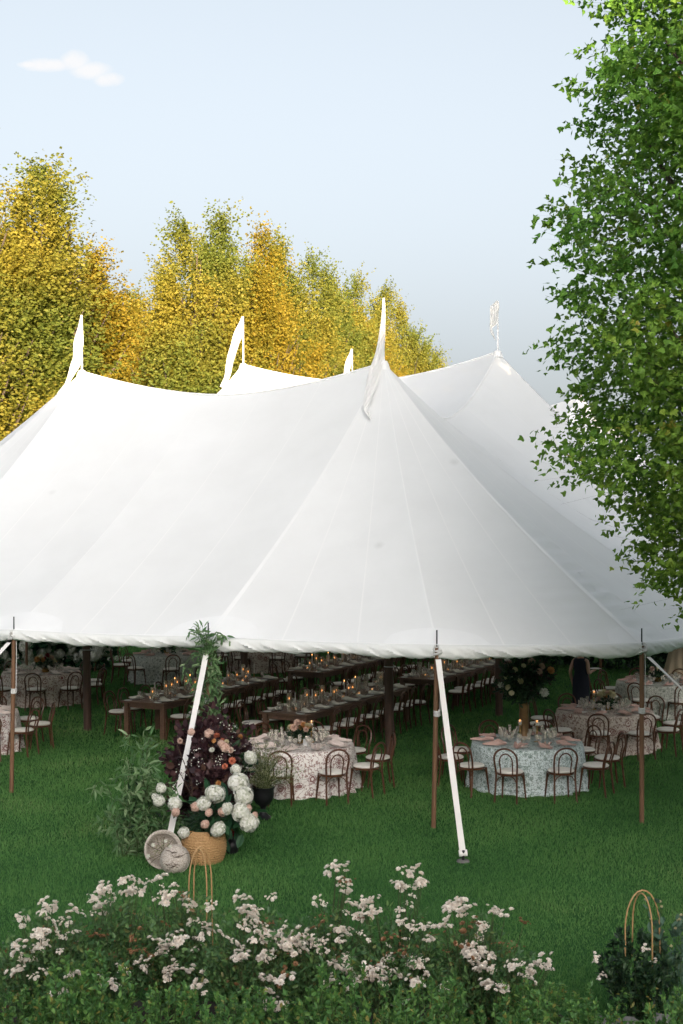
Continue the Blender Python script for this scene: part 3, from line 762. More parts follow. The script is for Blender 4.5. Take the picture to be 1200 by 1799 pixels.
def napkin_mesh(seed, mat, hang=0.0):
    """folded linen napkin, loosely crumpled; local y points to the sitter"""
    g = np.random.default_rng(seed); nx, ny = 15, 25; V = []; ph = g.random(6) * 6
    for j in range(ny):
        for i in range(nx):
            u = i / (nx - 1) - .5; v = j / (ny - 1)
            wv = .095 * (.75 + .35 * math.sin(v * 3 + ph[0])) * (1 - .25 * v)
            x = 2 * wv * u + .02 * math.sin(v * 5 + ph[1]); y = -.15 + .34 * v
            z = .022 + .016 * (1 + math.sin(u * 14 + 3 * v + ph[2])) * (.5 + .5 * math.sin(v * 4 + ph[3])) + .012 * math.sin(u * 25 + ph[4] + v * 6)
            z += .022 * math.exp(-((v - .25) / .18) ** 2)
            z = max(z, .014)
            if hang and v > .72: z -= (v - .72) / .28 * hang; y = -.15 + .34 * (.72 + (v - .72) * .35)
            V.append((x, y, z))
    F = [(j * nx + i, j * nx + i + 1, (j + 1) * nx + i + 1, (j + 1) * nx + i) for j in range(ny - 1) for i in range(nx - 1)]
    # give the folded cloth a body: a lower layer joined along the rim
    n = len(V); V2 = [(x * .97, y * .97, min(z, max(z - .018, .010) if not hang else z - .018)) for x, y, z in V]
    F2 = [tuple(reversed([q + n for q in f])) for f in F]
    rim = [i for i in range(nx)] + [j * nx + nx - 1 for j in range(1, ny)] + [(ny - 1) * nx + i for i in range(nx - 2, -1, -1)] + [j * nx for j in range(ny - 2, 0, -1)]
    F3 = [(rim[k], rim[(k + 1) % len(rim)], rim[(k + 1) % len(rim)] + n, rim[k] + n) for k in range(len(rim))]
    return MB().add(V + V2, F + F2 + F3).mesh('napkin', mat)
NAP = {}
for nm in ('pink', 'cream', 'blush'):
    NAP[nm] = [napkin_mesh(10 + k, M['nap_' + nm]) for k in range(4)]
ME['hur'] = MB().lathe([(.055, 0), (.055, .36), (.052, .36), (.049, .006), (.0, .006)], 14).mesh('glass_cylinder', M['smoke'])
ME['hur_s'] = MB().lathe([(.048, 0), (.048, .27), (.045, .27), (.042, .006), (.0, .006)], 14).mesh('glass_cylinder', M['smoke'])
ME['candle_t'] = MB().lathe([(.011, 0), (.010, .22), (.004, .226), (.0, .226)], 8).mesh('candle', M['wax'])
ME['candle_s'] = MB().lathe([(.013, 0), (.012, .15), (.004, .156), (.0, .156)], 8).mesh('candle', M['wax'])
ME['flame'] = MB().lathe([(.0, 0), (.0065, .010), (.0075, .018), (.004, .034), (.0, .046)], 8, cap=False).mesh('flame', M['flame'])
ME['holder'] = MB().lathe([(.042, 0), (.042, .006), (.010, .016), (.007, .04), (.013, .05), (.007, .06), (.007, .095), (.015, .105), (.015, .12), (.0, .12)], 12).mesh('candle_holder', M['brass'])
ME['holder_t'] = MB().lathe([(.055, 0), (.055, .008), (.014, .02), (.010, .06), (.020, .075), (.010, .09), (.010, .15), (.018, .165), (.010, .18), (.010, .25), (.022, .262), (.030, .275), (.0, .275)], 12).mesh('candlestick', M['brass'])
ME['votive'] = MB().lathe([(.028, 0), (.038, .075), (.035, .075), (.026, .005), (.0, .005)], 12, cap=False).mesh('votive_glass', M['glass'])
ME['cup'] = MB().lathe([(.018, 0), (.032, .02), (.036, .085), (.033, .085), (.029, .022), (.0, .01)], 12, cap=False).mesh('glass_cup', M['glass'])

def hurricane(p, tall, lit, label, group):
    t = thing('hurricane_candle', label, 'candle', p, 0, group)
    inst('glass_cylinder', ME['hur' if tall else 'hur_s'], t)
    c = inst('candle', ME['candle_t' if tall else 'candle_s'], t, (0, 0, .006))
    if lit: inst('flame', ME['flame'], c, (0, 0, .226 if tall else .156))
def taper(p, lit, label, group, s=1.0):
    t = thing('taper_candle', label, 'candle', p, 0, group)
    inst('candle_holder', ME['holder'], t, scale=s); c = inst('candle', ME['candle_t'], t, (0, 0, .115 * s))
    if lit: inst('flame', ME['flame'], c, (0, 0, .226 * s))
def votive(p, label, group):
    t = thing('votive_light', label, 'candle', p, 0, group)
    inst('votive_glass', ME['votive'], t); inst('candle', ME['candle_s'], t, (0, 0, .006), scale=(1.4, 1.4, .22)); inst('flame', ME['flame'], t, (0, 0, .038), scale=.8)
def candlestick(p, label, group):
    t = thing('brass_candlestick', label, 'candlestick', p, 0, group)
    inst('stick', ME['holder_t'], t); c = inst('glass_cup', ME['cup'], t, (0, 0, .276)); inst('candle', ME['candle_s'], t, (0, 0, .29), scale=(1.3, 1.3, .25)); inst('flame', ME['flame'], t, (0, 0, .328))

# ------------------------------------------------------------------ flower heads
def hydrangea_mesh(seed, mat, nf=95, ps=.30):
    g = np.random.default_rng(seed); k = np.arange(nf) + .5
    phi = np.arccos(1 - 2 * k / nf); th = np.pi * (1 + 5 ** .5) * k + g.random()
    D = np.stack([np.cos(th) * np.sin(phi), np.sin(th) * np.sin(phi), np.cos(phi)], 1); D += g.normal(size=D.shape) * .07
    D /= np.linalg.norm(D, axis=1, keepdims=True); rad = .80 + .24 * g.random(nf) + .07 * np.sin(3 * th) * np.sin(2 * phi)
    T = g.normal(size=D.shape); T -= D * np.sum(T * D, 1, keepdims=True); T /= np.linalg.norm(T, axis=1, keepdims=True); B = np.cross(D, T)
    parts = []
    pet = ([(0, 0, 0), (.5, .5, .10), (1, 0, .02), (.5, -.5, .10)], [(0, 1, 2, 3)])
    for q in range(4):
        w = q * math.pi / 2; d = T * math.cos(w) + B * math.sin(w)
        parts.append(leaves(D * rad[:, None] * np.array([1, 1, .88]), d, D, np.full(nf, ps) * (.85 + .3 * g.random(nf)), pet[0], pet[1], g.random(nf)))
    V, F, r = cat(parts)
    # inner core so that the head is not hollow
    V2, F2 = [], []
    for a in range(7):
        for b in range(10):
            p_, t_ = math.pi * a / 6, 2 * math.pi * b / 10
            V2.append((.74 * math.sin(p_) * math.cos(t_), .74 * math.sin(p_) * math.sin(t_), .66 * math.cos(p_)))
    for a in range(6):
        for b in range(10): F2.append((a * 10 + b, (a + 1) * 10 + b, (a + 1) * 10 + (b + 1) % 10, a * 10 + (b + 1) % 10))
    V, F, r = cat([(V, F, r), (np.array(V2), np.array(F2), np.full(len(V2), .0))])
    return np_mesh('hydrangea_head', V, F, mat, r)
def dahlia_mesh(seed, mat, layers=5):
    g = np.random.default_rng(seed); parts = []
    pet = ([(0, 0, 0), (.5, .26, .12), (1, 0, .10), (.5, -.26, .12)], [(0, 1, 2, 3)])
    for l in range(layers):
        n = 14 - 2 * l; el = .12 + l * 1.35 / layers; th = np.arange(n) * 2 * np.pi / n + l * .4 + g.normal(size=n) * .08
        d = np.stack([np.cos(th) * math.cos(el), np.sin(th) * math.cos(el), np.full(n, math.sin(el))], 1) + g.normal(size=(n, 3)) * .05
        nn = np.stack([-np.cos(th) * math.sin(el), -np.sin(th) * math.sin(el), np.full(n, math.cos(el))], 1)
        parts.append(leaves(np.tile(np.array([[0, 0, .05 * l]]), (n, 1)), d, nn, np.full(n, 1.0 - .10 * l), pet[0], pet[1], g.random(n)))
        d2 = d.copy(); d2[:, 2] -= .5
        parts.append(leaves(np.tile(np.array([[0, 0, -.02]]), (n, 1)), d2, nn, np.full(n, .9 - .08 * l), pet[0], pet[1], g.random(n)))
    V, F, r = cat(parts)
    return np_mesh('flower_head', V, F, mat, r)
HYD = [hydrangea_mesh(k, M['petal_white']) for k in range(3)]
HYDB = [hydrangea_mesh(10 + k, M['petal_blush'], 60, .34) for k in range(2)]
DAH = {c: dahlia_mesh(20 + i, M['petal_' + c]) for i, c in enumerate(('coral', 'orange', 'red', 'cream', 'blush', 'white'))}

def blob_leaves(name, mat, center, rad, n, size, tmpl, up=.3, seed=1, shell=.45, parent=None, out=1.0, droop=0.0):
    """leaves through an ellipsoid; returns the object"""
    g = np.random.default_rng(seed)
    D = g.normal(size=(n, 3)); D /= np.linalg.norm(D, axis=1, keepdims=True)
    lump = 1 + .22 * np.sin(D[:, 0] * 5 + seed) * np.sin(D[:, 2] * 6 + seed * 2) + .15 * np.sin(D[:, 1] * 9 + seed)
    r = g.random(n) ** shell * lump
    pos = np.array(center) + D * r[:, None] * np.array(rad)
    d = D * out + g.normal(size=(n, 3)) * .6 + np.array([0, 0, up - droop]); nr = D * .5 + g.normal(size=(n, 3)) * .5 + np.array([0, 0, .7])
    V, F, rn = leaves(pos, d, nr, size * (.6 + .7 * g.random(n)), tmpl[0], tmpl[1], g.random(n))
    o = inst(name, np_mesh(name, V, F, mat, rn), parent); return o

# ------------------------------------------------------------------ round tables
def cloth_mesh(r, h, mat, seed):
    g = np.random.default_rng(seed); n = 168; ph = g.random(8) * 6.28; V = []; UV = []
    kf = [9 + int(g.integers(0, 3)), 15 + int(g.integers(0, 4)), 24]
    for rr in (0, .3, .6, .9, .985):
        for i in range(n):
            w = 2 * math.pi * i / n; V.append((rr * r * math.cos(w), rr * r * math.sin(w), h)); UV.append((rr * r * math.cos(w) + 5, rr * r * math.sin(w) + 5))
    m = 16
    for j in range(m + 1):
        t = j / m
        for i in range(n):
            w = 2 * math.pi * i / n
            f = math.sin(kf[0] * w + ph[0]) * .5 + math.sin(kf[1] * w + ph[1] + .6 * math.sin(3 * w + ph[2])) * .55 + .2 * math.sin(kf[2] * w + ph[3])
            fold = t ** 1.2 * (.072 * f + .02)
            rr = r + .012 * math.sin(min(1, t * 6) * math.pi / 2) + fold + .05 * t
            z = h - .006 - (h - .012) * t
            if j == m: z = .012 + .02 * max(0, math.sin(kf[1] * w + ph[4])) ; rr += .015
            V.append((rr * math.cos(w), rr * math.sin(w), z)); UV.append((w * r * 1.0, 2 + h * t))
    rows = 5 + m + 1; F = []
    for a in range(rows - 1):
        for i in range(n): F.append((a * n + i, a * n + (i + 1) % n, (a + 1) * n + (i + 1) % n, (a + 1) * n + i))
    V = np.array(V); UV = np.array(UV)
    me = np_mesh('tablecloth', V, np.array(F), mat, smooth=True)
    l = me.uv_layers.new(name='UVMap'); Fa = np.array(F); u = UV[Fa.ravel()].reshape(-1, 4, 2)
    wrap = (u[:, :, 0].max(1) - u[:, :, 0].min(1)) > 2   # close the pattern at the seam
    for k in np.where(wrap)[0]:
        q = u[k, :, 0]; u[k, :, 0] = np.where(q < 3, q + 2 * math.pi * r, q)
    l.data.foreach_set('uv', u.astype(np.float32).ravel()); return me
ME['round_top'] = MB().lathe([(.0, .715), (.90, .715), (.915, .72), (.915, .738), (.0, .738)], 32, cap=False).mesh('tabletop', M['farm_wood'])
ME['round_leg'] = MB().tube([(0, 0, 0), (0, 0, .715)], .03, 8).mesh('leg', M['iron'])
TBL = {}
def round_table(key, X, Y, cloth, clothmat, where, nap, seats=10, phase=18.0, ng=3, R_=1.30, skip=()):
    """where: phrase naming this table"""
    rot = 0
    t = thing('round_table', 'round dining table under the %s' % where.replace(' table', ' tablecloth'), 'table', (X, Y, 0), 0, 'round dining tables under the tent')
    inst('tabletop', ME['round_top'], t)
    for k in range(4):
        w = math.pi / 4 + k * math.pi / 2; inst('leg', ME['round_leg'], t, (.6 * math.cos(w), .6 * math.sin(w), 0))
    c = inst('tablecloth', cloth_mesh(.935, .752, clothmat, hash_(key)), None, (X, Y, 0), (0, 0, 0)); tag(c, '%s cloth of the %s' % (cloth, where), 'tablecloth', 'printed round tablecloths')
    g = random.Random(hash_(key)); zt = .753
    for k in range(seats):
        if k in skip: continue
        fi = R(phase + 360.0 * k / seats)
        if fi > math.pi: fi -= 2 * math.pi
        dx, dy = math.sin(fi), -math.cos(fi)
        seat = 'nearest seat' if k == 0 else ordinal(k + 1) + ' seat counter-clockwise from nearest'
        rr = R_ + g.uniform(-.05, .09); jit = g.uniform(-.03, .03)
        fx, fy = -dx + g.uniform(-.16, .16), -dy + g.uniform(-.16, .16)
        chair((X + dx * rr - dy * jit, Y + dy * rr + dx * jit, 0), (fx, fy), 'bentwood chair, %s, %s' % (seat, where), 'bentwood chairs around the round tables')
        ang = math.atan2(-dy, -dx) - math.pi / 2
        tag(inst('dinner_plate', ME['plate'], None, (X + dx * .70, Y + dy * .70, zt)), 'dinner plate, %s, %s' % (seat, where), 'plate', 'dinner plates on the %s' % where)
        tag(inst('napkin', NAP[nap][g.randrange(4)], None, (X + dx * .73, Y + dy * .73, zt + .012), (0, 0, ang + math.pi + g.uniform(-.7, .7)), g.uniform(.9, 1.15)), 'crumpled napkin, %s, %s' % (seat, where), 'napkin', 'napkins on the %s' % where)
        for q in range(ng):
            w = fi + (-.10 + .17 * q) ; rr = .47 - .05 * (q % 2) + g.uniform(-.02, .02)
            tag(inst('wine_glass', ME[('wine', 'goblet', 'flute')[q]], None, (X + math.sin(w) * rr, Y - math.cos(w) * rr, zt)), '%s, %s, %s' % (('tall wine glass', 'short goblet', 'slim flute')[q], seat, where), 'glass', 'stemmed glasses on the %s' % where)
    TBL[key] = (X, Y, where)
def hash_(s): return sum((i + 1) * ord(c) for i, c in enumerate(s)) % 9973
round_table('T1', -.73, 24.0, 'mauve floral', M['cloth_mauve'], 'front mauve floral round table', 'blush', 10, 27)
round_table('T2', 3.16, 24.2, 'green floral', M['cloth_green'], 'front green floral round table', 'pink', 10, 18)
round_table('T3', 5.18, 28.0, 'mauve medallion print', M['cloth_medal'], 'medallion print round table at right', 'pink', 10, 20)
round_table('T4', 7.25, 32.6, 'sage floral', M['cloth_sage'], 'far right sage floral round table', 'pink', 10, 6, 2)
round_table('T5', -7.3, 34.6, 'mauve print', M['cloth_medal'], 'mauve round table before the hydrangeas', 'blush', 10, 5, 2)
round_table('T6', -7.25, 27.7, 'mauve floral', M['cloth_mauve'], 'mauve round table at left edge', 'blush', 10, 30, 2)
round_table('T8', -2.3, 41.6, 'mauve print', M['cloth_medal'], 'farthest mauve round table behind the candles', 'blush', 8, 20, 2)
round_table('T7', -4.76, 38.9, 'sage floral', M['cloth_sage'], 'distant sage floral round table', 'pink', 8, 12, 2)

# ------------------------------------------------------------------ long farm tables
def farm_table(key, a, b0, L_, where, nset=8):
    c = tp(a, b0 + L_ / 2); W = 1.07
    t = thing('farm_table', 'long dark wooden farm table, %s' % where, 'table', c, TRZ, 'long wooden tables under the tent')
    n = 5
    for k in range(n):                       # top boards
        wd = W / n; MB().box((-W / 2 + wd * (k + .5), 0, .742 + .0015 * (k % 2)), (wd - .004, L_ - .24, .036)).build('board', M['farm_wood'], t, smooth=False)
    for s in (-1, 1):
        MB().box((0, s * (L_ / 2 - .06), .743), (W, .115, .038)).build('breadboard_end', M['farm_wood'], t, smooth=False)
        MB().box((s * (W / 2 - .09), 0, .67), (.028, L_ - .3, .10)).build('apron', M['farm_wood'], t, smooth=False)
    for y in (-L_ / 2 + .12, -L_ / 4 + .02, L_ / 4, L_ / 2 - .12):
        for s in (-1, 1):
            MB().box((s * (W / 2 - .09), y, .36), (.095, .095, .72)).build('leg', M['farm_wood'], t, smooth=False)
    MB().box((0, -L_ / 2 + .12, .67), (W - .28, .03, .10)).build('apron', M['farm_wood'], t, smooth=False)
    g = random.Random(hash_(key)); zt = .7635
    gname = where
    for k in range(nset):
        for s in (-1, 1):
            b = b0 + L_ * (k + .5) / nset + g.uniform(-.03, .03)
            seat = '%s place from near end, %s side' % (ordinal(k + 1), 'right' if s > 0 else 'left')
            out = W / 2 + .22 + g.uniform(-.04, .12)
            f = E1 * (-s) + E2 * g.uniform(-.14, .14)
            chair(tuple(tp(a + s * out, b)), (f.x, f.y), 'bentwood chair, %s from the near end, %s side of the %s table' % (ordinal(k + 1), 'right' if s > 0 else 'left', where), 'bentwood chairs along the long tables')
            p = tp(a + s * .36, b, zt)
            tag(inst('dinner_plate', ME['plate'], None, p), 'dinner plate, %s, %s table' % (seat, where), 'plate', 'dinner plates, %s' % gname)
            tag(inst('napkin', NAP['cream'][g.randrange(4)], None, p + Vector((0, 0, .012)), (0, 0, TRZ + (-s) * math.pi / 2 + g.uniform(-.5, .5)), g.uniform(.9, 1.1)), 'cream napkin, %s, %s table' % (seat, where), 'napkin', 'cream napkins, %s' % gname)
            for q in range(2):
                pq = tp(a + s * (.20 - .02 * q), b - .12 + .11 * q + g.uniform(-.02, .02), zt)
                tag(inst('wine_glass', ME[('wine', 'goblet')[q]], None, pq), '%s, %s, %s table' % (('tall wine glass', 'short goblet')[q], seat, where), 'glass', 'stemmed glasses, %s' % gname)
            if k % 2 == 0 or s > 0:
                tag(inst('bread_plate', ME['bread'], None, tp(a + s * .37, b - .27, zt)), 'small white side plate, %s, %s table' % (seat, where), 'plate', 'side plates, %s' % gname)
    m = 20
    for k in range(m):
        b = b0 + .30 + (L_ - .6) * k / (m - 1) + g.uniform(-.03, .03); x = a + g.uniform(-.09, .09)
        lit = g.random() < .85
        if k % 3 != 1: hurricane(tp(x, b, zt), g.random() < .6, lit, 'smoky glass cylinder candle, %s candle from near end, %s table' % (ordinal(k + 1), where), 'glass cylinder candles, %s' % gname)
        else: taper(tp(x, b, zt), g.random() < .45, 'cream taper candle, %s candle from near end, %s table' % (ordinal(k + 1), where), 'taper candles, %s' % gname)
        if k % 3 == 0: votive(tp(x + g.choice((-.11, .11)), b + .08, zt), 'tiny votive light beside the %s candle from near end, %s table' % (ordinal(k + 1), where), 'votive lights, %s' % gname)
farm_table('F2', -1.92, -.50, 4.88, 'front middle')
farm_table('F1', -5.28, -.40, 4.88, 'front left')
farm_table('F4', -1.90, 5.85, 4.88, 'rear middle')
farm_table('F3', -4.95, 5.90, 4.88, 'rear left')

# ------------------------------------------------------------------ centrepieces
def centerpiece(key, dx, dy, label, heads, seed, h=.12, r=.22):
    X, Y, where = TBL[key]
    t = thing('centerpiece', label, 'flowers', (X + dx, Y + dy, .753), 0, None)
    MB().lathe([(.06, 0), (.085, .01), (.11, .10), (.105, .10), (.08, .015), (.0, .012)], 16, cap=False).build('bowl', M['brass'], t)
    blob_leaves('foliage', M['dark_leaf'], (0, 0, h + .02), (r, r, .12), 260, .07, T_OVAL, .3, seed, .6, t)
    g = random.Random(seed)
    for c, n, sz in heads:
        for k in range(n):
            w = g.uniform(0, 6.28); rr = r * math.sqrt(g.random()) * .85
            inst('flower_head', DAH[c] if c in DAH else HYD[0], t, (rr * math.cos(w), rr * math.sin(w), h + .06 + .14 * (1 - (rr / r) ** 2) + g.uniform(-.03, .05)), (g.uniform(-.8, .8), g.uniform(-.8, .8) , 0), sz * g.uniform(.8, 1.2))
centerpiece('T1', .03, .02, 'low peach and cream flowers on the front mauve floral table', (('orange', 4, .075), ('blush', 6, .065), ('cream', 4, .06)), 31)
centerpiece('T3', .03, .0, 'low orange and cream flowers on the medallion print table', (('cream', 5, .08), ('orange', 4, .07), ('blush', 3, .06)), 33)
centerpiece('T5', .12, -.1, 'low yellow, red and cream flowers on the mauve table before hydrangeas', (('orange', 4, .08), ('red', 2, .07), ('cream', 5, .08), ('blush', 3, .08)), 35, .16, .26)
centerpiece('T4', 0, 0, 'low blush flowers on the far right sage floral table', (('blush', 5, .06), ('cream', 3, .06)), 36)
centerpiece('T6', 0, 0, 'low blush flowers on the mauve floral table at the left edge', (('blush', 5, .06), ('cream', 3, .06)), 37)
centerpiece('T7', 0, 0, 'low blush flowers on the distant sage floral table', (('blush', 5, .06), ('cream', 3, .06)), 38)
# tall bouquet on the green table
X, Y, _ = TBL['T2']
t = thing('tall_bouquet', 'tall dark bouquet of cream and peach flowers in a bronze vase', 'flowers', (X - .02, Y + .28, .753))
MB().lathe([(.085, 0), (.085, .01), (.075, .03), (.082, .30), (.085, .62), (.08, .62), (.07, .05), (.0, .04)], 20, cap=False).build('vase', plain('bronze', (.20, .12, .05), (.12, .07, .03), .4, 9, .2, metal=.5), t)
blob_leaves('foliage', M['dark_leaf'], (0, 0, 1.02), (.44, .40, .36), 2400, .085, T_OVAL, .3, 41, .5, t)
blob_leaves('foliage', M['purple'], (.12, 0, 1.08), (.36, .34, .30), 700, .075, T_OVAL, .4, 42, .5, t)
mb = MB(); g = random.Random(5)
for k in range(26):
    w = g.uniform(0, 6.28); e = g.uniform(.2, 1.3); r_ = .42
    mb.tube([(0, 0, .55), (.15 * math.cos(w) * math.cos(e), .15 * math.sin(w) * math.cos(e), .80), (r_ * math.cos(w) * math.cos(e), r_ * math.sin(w) * math.cos(e), .95 + r_ * math.sin(e))], .004, 4)
mb.build('stems', M['stem'], t)
for c, px, py, dd, sz in (('cream', 905, 1177, -.3, .05), ('cream', 914, 1197, -.38, .055), ('cream', 893, 1208, -.3, .05), ('white', 956, 1217, -.4, .075), ('blush', 934, 1163, -.2, .06), ('blush', 952, 1171, -.25, .055), ('orange', 968, 1178, -.2, .06),
                       ('cream', 899, 1218, -.3, .045), ('white', 880, 1204, -.1, .05), ('cream', 920, 1170, -.3, .04), ('blush', 948, 1180, -.35, .05), ('white', 900, 1192, -.25, .035), ('cream', 888, 1190, -.1, .04), ('blush', 922, 1186, .3, .06), ('cream', 950, 1190, .3, .06)):
    q = at(px, py, Y + .28 + dd); inst('flower_head', DAH[c], t, q - t.location, (.9 if dd < 0 else -.9, 0, random.uniform(0, 6)), sz * 1.3)
g = random.Random(9)
for key, dx, dy, lab in (('T1', .22, .12, 'brass candlestick on the front mauve floral table'), ('T2', .16, -.05, 'brass candlestick on the front green floral table'), ('T2', -.12, .02, 'second brass candlestick left of the bronze vase'), ('T3', -.20, .05, 'brass candlestick on the medallion print table')):
    X, Y, _ = TBL[key]; candlestick((X + dx, Y + dy, .753), lab, 'brass candlesticks on the round tables')
for key, dx, dy, lab in (('T1', .13, -.22, 'small white table card on the front mauve floral table'), ('T2', -.17, -.20, 'small white table card on the front green floral table'), ('T3', -.08, -.28, 'small white table card on the medallion print table')):
    X, Y, _ = TBL[key]
    MBc = MB().add([(-.04, -.02, 0), (.04, -.02, 0), (.04, 0, .11), (-.04, 0, .11), (-.04, .02, 0), (.04, .02, 0), (-.039, -.018, 0), (.039, -.018, 0), (.039, 0, .107), (-.039, 0, .107), (-.039, .018, 0), (.039, .018, 0)],
                   [(0, 1, 2, 3), (5, 4, 3, 2), (6, 9, 8, 7), (11, 8, 9, 10)])
    tag(MBc.build('table_card', M['card'], None, False, (X + dx, Y + dy, .7535), (0, 0, .3)), lab, 'card', 'table cards')
# ------------------------------------------------------------------ flower arrangement at the vine-covered pole
BK = Vector((-1.84, 19.0, 0))
t = thing('basket_arrangement', 'big dark arrangement of white hydrangeas and coral flowers in a round wicker basket', 'flowers', BK)
def basket():
    rows, n = 60, 120; V = []
    for j in range(rows + 1):
        u = j / rows; z = .43 * u
        r = .20 + .095 * math.sin(math.pi * (.10 + .80 * u)) ** .8 + .0
        for i in range(n):
            w = 2 * math.pi * i / n; row = int(u * 12)
            d = .010 * abs(math.sin(u * 12 * math.pi)) + .006 * math.sin(w * 30 + row * math.pi * .9 + u * 40)
            V.append(((r + d) * math.cos(w), (r + d) * math.sin(w), z))
    for j in range(4):                        # rolled rim and inner wall
        rr, z = ((.235, .440), (.215, .435), (.205, .40), (.0, .38))[j]
        for i in range(n): w = 2 * math.pi * i / n; V.append((rr * math.cos(w), rr * math.sin(w), z))
    F = [(j * n + i, j * n + (i + 1) % n, (j + 1) * n + (i + 1) % n, (j + 1) * n + i) for j in range(rows + 4) for i in range(n)]
    return MB().add(V, F)
basket().build('wicker_basket', M['wicker'], t)
def rel(px, py, D): return at(px, py, D) - BK
g = random.Random(17)
blob_leaves('foliage', M['purple'], rel(366, 1340, 21.35), (.60, .36, .68), 2600, .105, T_ROUND, .35, 51, .5, t)
blob_leaves('foliage', M['purple'], rel(338, 1398, 20.35), (.32, .24, .46), 1000, .10, T_ROUND, .35, 52, .5, t)
blob_leaves('foliage', M['purple'], rel(378, 1345, 20.1), (.34, .26, .48), 900, .10, T_ROUND, .35, 58, .5, t)
blob_leaves('foliage', M['dark_leaf'], rel(386, 1370, 20.6), (.46, .30, .62), 1300, .085, T_OVAL, .3, 53, .55, t)
blob_leaves('foliage', M['hyd_leaf'], rel(392, 1432, 19.1), (.36, .26, .30), 130, .21, T_OVAL, .0, 54, .4, t, droop=.5)
blob_leaves('foliage', M['purple'], rel(374, 1385, 19.75), (.30, .18, .36), 800, .095, T_ROUND, .3, 59, .5, t)
blob_leaves('foliage', M['dark_leaf'], (0, 0, .5), (.26, .24, .18), 350, .10, T_OVAL, .1, 55, .6, t)
mb = MB()
for k in range(16):
    w = g.uniform(0, 6.28); h = g.uniform(.8, 1.6); r = g.uniform(.1, .5)
    mb.tube([(.1 * math.cos(w), .1 * math.sin(w), .3), (r * .5 * math.cos(w), .5 * h + r * .5 * math.sin(w) , .3 + h * .45), (r * math.cos(w), .75 * h + r * math.sin(w) * .6, .3 + h * .75)], .006, 4)
mb.build('branches', M['twig'], t)
for px, py, r, D in ((378, 1395, .125, 18.72), (357, 1412, .092, 18.72), (418, 1375, .13, 19.0), (428, 1398, .125, 18.9), (423, 1427, .115, 18.78), (438, 1446, .115, 18.75), (383, 1457, .085, 18.66),
                     (399, 1421, .075, 18.7), (440, 1331, .08, 19.5), (307, 1412, .08, 18.85), (323, 1463, .07, 18.8), (414, 1352, .07, 19.3)):
    inst('hydrangea_head', HYD[g.randrange(3)], t, rel(px, py, D), (g.uniform(-1, 1), g.uniform(-1, 1), g.uniform(0, 6)), (r * g.uniform(1.05, 1.3), r * 1.1, r * g.uniform(.95, 1.25)))
for px, py, r, D in ((343, 1418, .065, 18.7), (367, 1428, .055, 18.68), (390, 1427, .06, 18.7), (360, 1448, .06, 18.66), (309, 1427, .06, 18.8), (367, 1289, .07, 19.95), (395, 1313, .075, 19.7), (388, 1306, .05, 19.7), (336, 1286, .055, 20.1), (436, 1420, .05, 18.8), (448, 1432, .045, 18.8)):
    inst('flower_cluster', HYDB[g.randrange(2)], t, rel(px, py, D), (g.uniform(-1, 1), g.uniform(-1, 1), g.uniform(0, 6)), r)
for c, px, py, r, D in (('coral', 381, 1293, .055, 19.85), ('coral', 391, 1301, .045, 19.8), ('coral', 408, 1337, .06, 19.45), ('coral', 395, 1347, .05, 19.4), ('coral', 414, 1357, .055, 19.35), ('coral', 427, 1364, .03, 19.3), ('orange', 422, 1295, .05, 19.9),
                        ('cream', 398, 1304, .05, 19.75), ('orange', 384, 1377, .05, 19.1), ('blush', 316, 1302, .05, 20.0), ('orange', 376, 1302, .04, 19.85), ('blush', 405, 1318, .05, 19.6), ('white', 372, 1318, .045, 19.7), ('coral', 300, 1422, .03, 18.9)):
    inst('flower_head', DAH[c], t, rel(px, py, D), (.9 + g.uniform(-.5, .5), g.uniform(-.5, .5), g.uniform(0, 6)), r)
gq = np.random.default_rng(61); n = 150                                      # sprays of tiny white and lilac blossom
cen = np.array([rel(*q) for q in ((393, 1272, 20.0), (407, 1280, 19.9), (347, 1315, 19.8), (352, 1340, 19.6), (320, 1358, 19.3), (350, 1372, 19.2), (386, 1337, 19.5), (312, 1376, 19.1), (404, 1320, 19.6), (330, 1336, 19.7))])
pos = cen[gq.integers(0, len(cen), n)] + gq.normal(size=(n, 3)) * .045
V, F, r_ = leaves(pos, unit(n), unit(n), np.full(n, .026), T_DIAM[0], T_DIAM[1], gq.random(n))
inst('small_blossom', np_mesh('small_blossom', V, F, M['petal_white'], r_), t)

def vine_spray(name, mat, paths, per_m, size, tmpl, seed, parent, spread=.06, droop=.3, thick=.004):
    """leafy shoots along given paths: stems and leaves"""
    g = np.random.default_rng(seed); mb = MB(); P = []; Dn = []
    for path in paths:
        c = spline([tuple(p) for p in path], 6); mb.tube(c, [max(.0015, thick * (1 - .7 * i / len(c))) for i in range(len(c))], 4)
        c = np.array(c); seg = np.linalg.norm(np.diff(c, axis=0), axis=1); Ltot = seg.sum(); n = int(Ltot * per_m) + 2
        s = g.random(n) * Ltot; cum = np.concatenate([[0], np.cumsum(seg)]); idx = np.clip(np.searchsorted(cum, s) - 1, 0, len(seg) - 1)
        f = ((s - cum[idx]) / np.maximum(seg[idx], 1e-6))[:, None]; P.append(c[idx] * (1 - f) + c[idx + 1] * f)
        dd = (c[idx + 1] - c[idx]) / np.maximum(seg[idx], 1e-6)[:, None]; Dn.append(dd)
    P = np.concatenate(P); Dn = np.concatenate(Dn); n = len(P)
    d = Dn * .6 + g.normal(size=(n, 3)) * .7 + np.array([0, 0, -droop]); P = P + g.normal(size=(n, 3)) * spread * .3
    V, F, r = leaves(P, d, g.normal(size=(n, 3)) + np.array([0, -.3, .9]), size * (.6 + .8 * g.random(n)), tmpl[0], tmpl[1], g.random(n))
    a = inst('leaves' if name is None else name, np_mesh('leaves', V, F, mat, r), parent); mb.build('stems', M['stem'], parent); return a
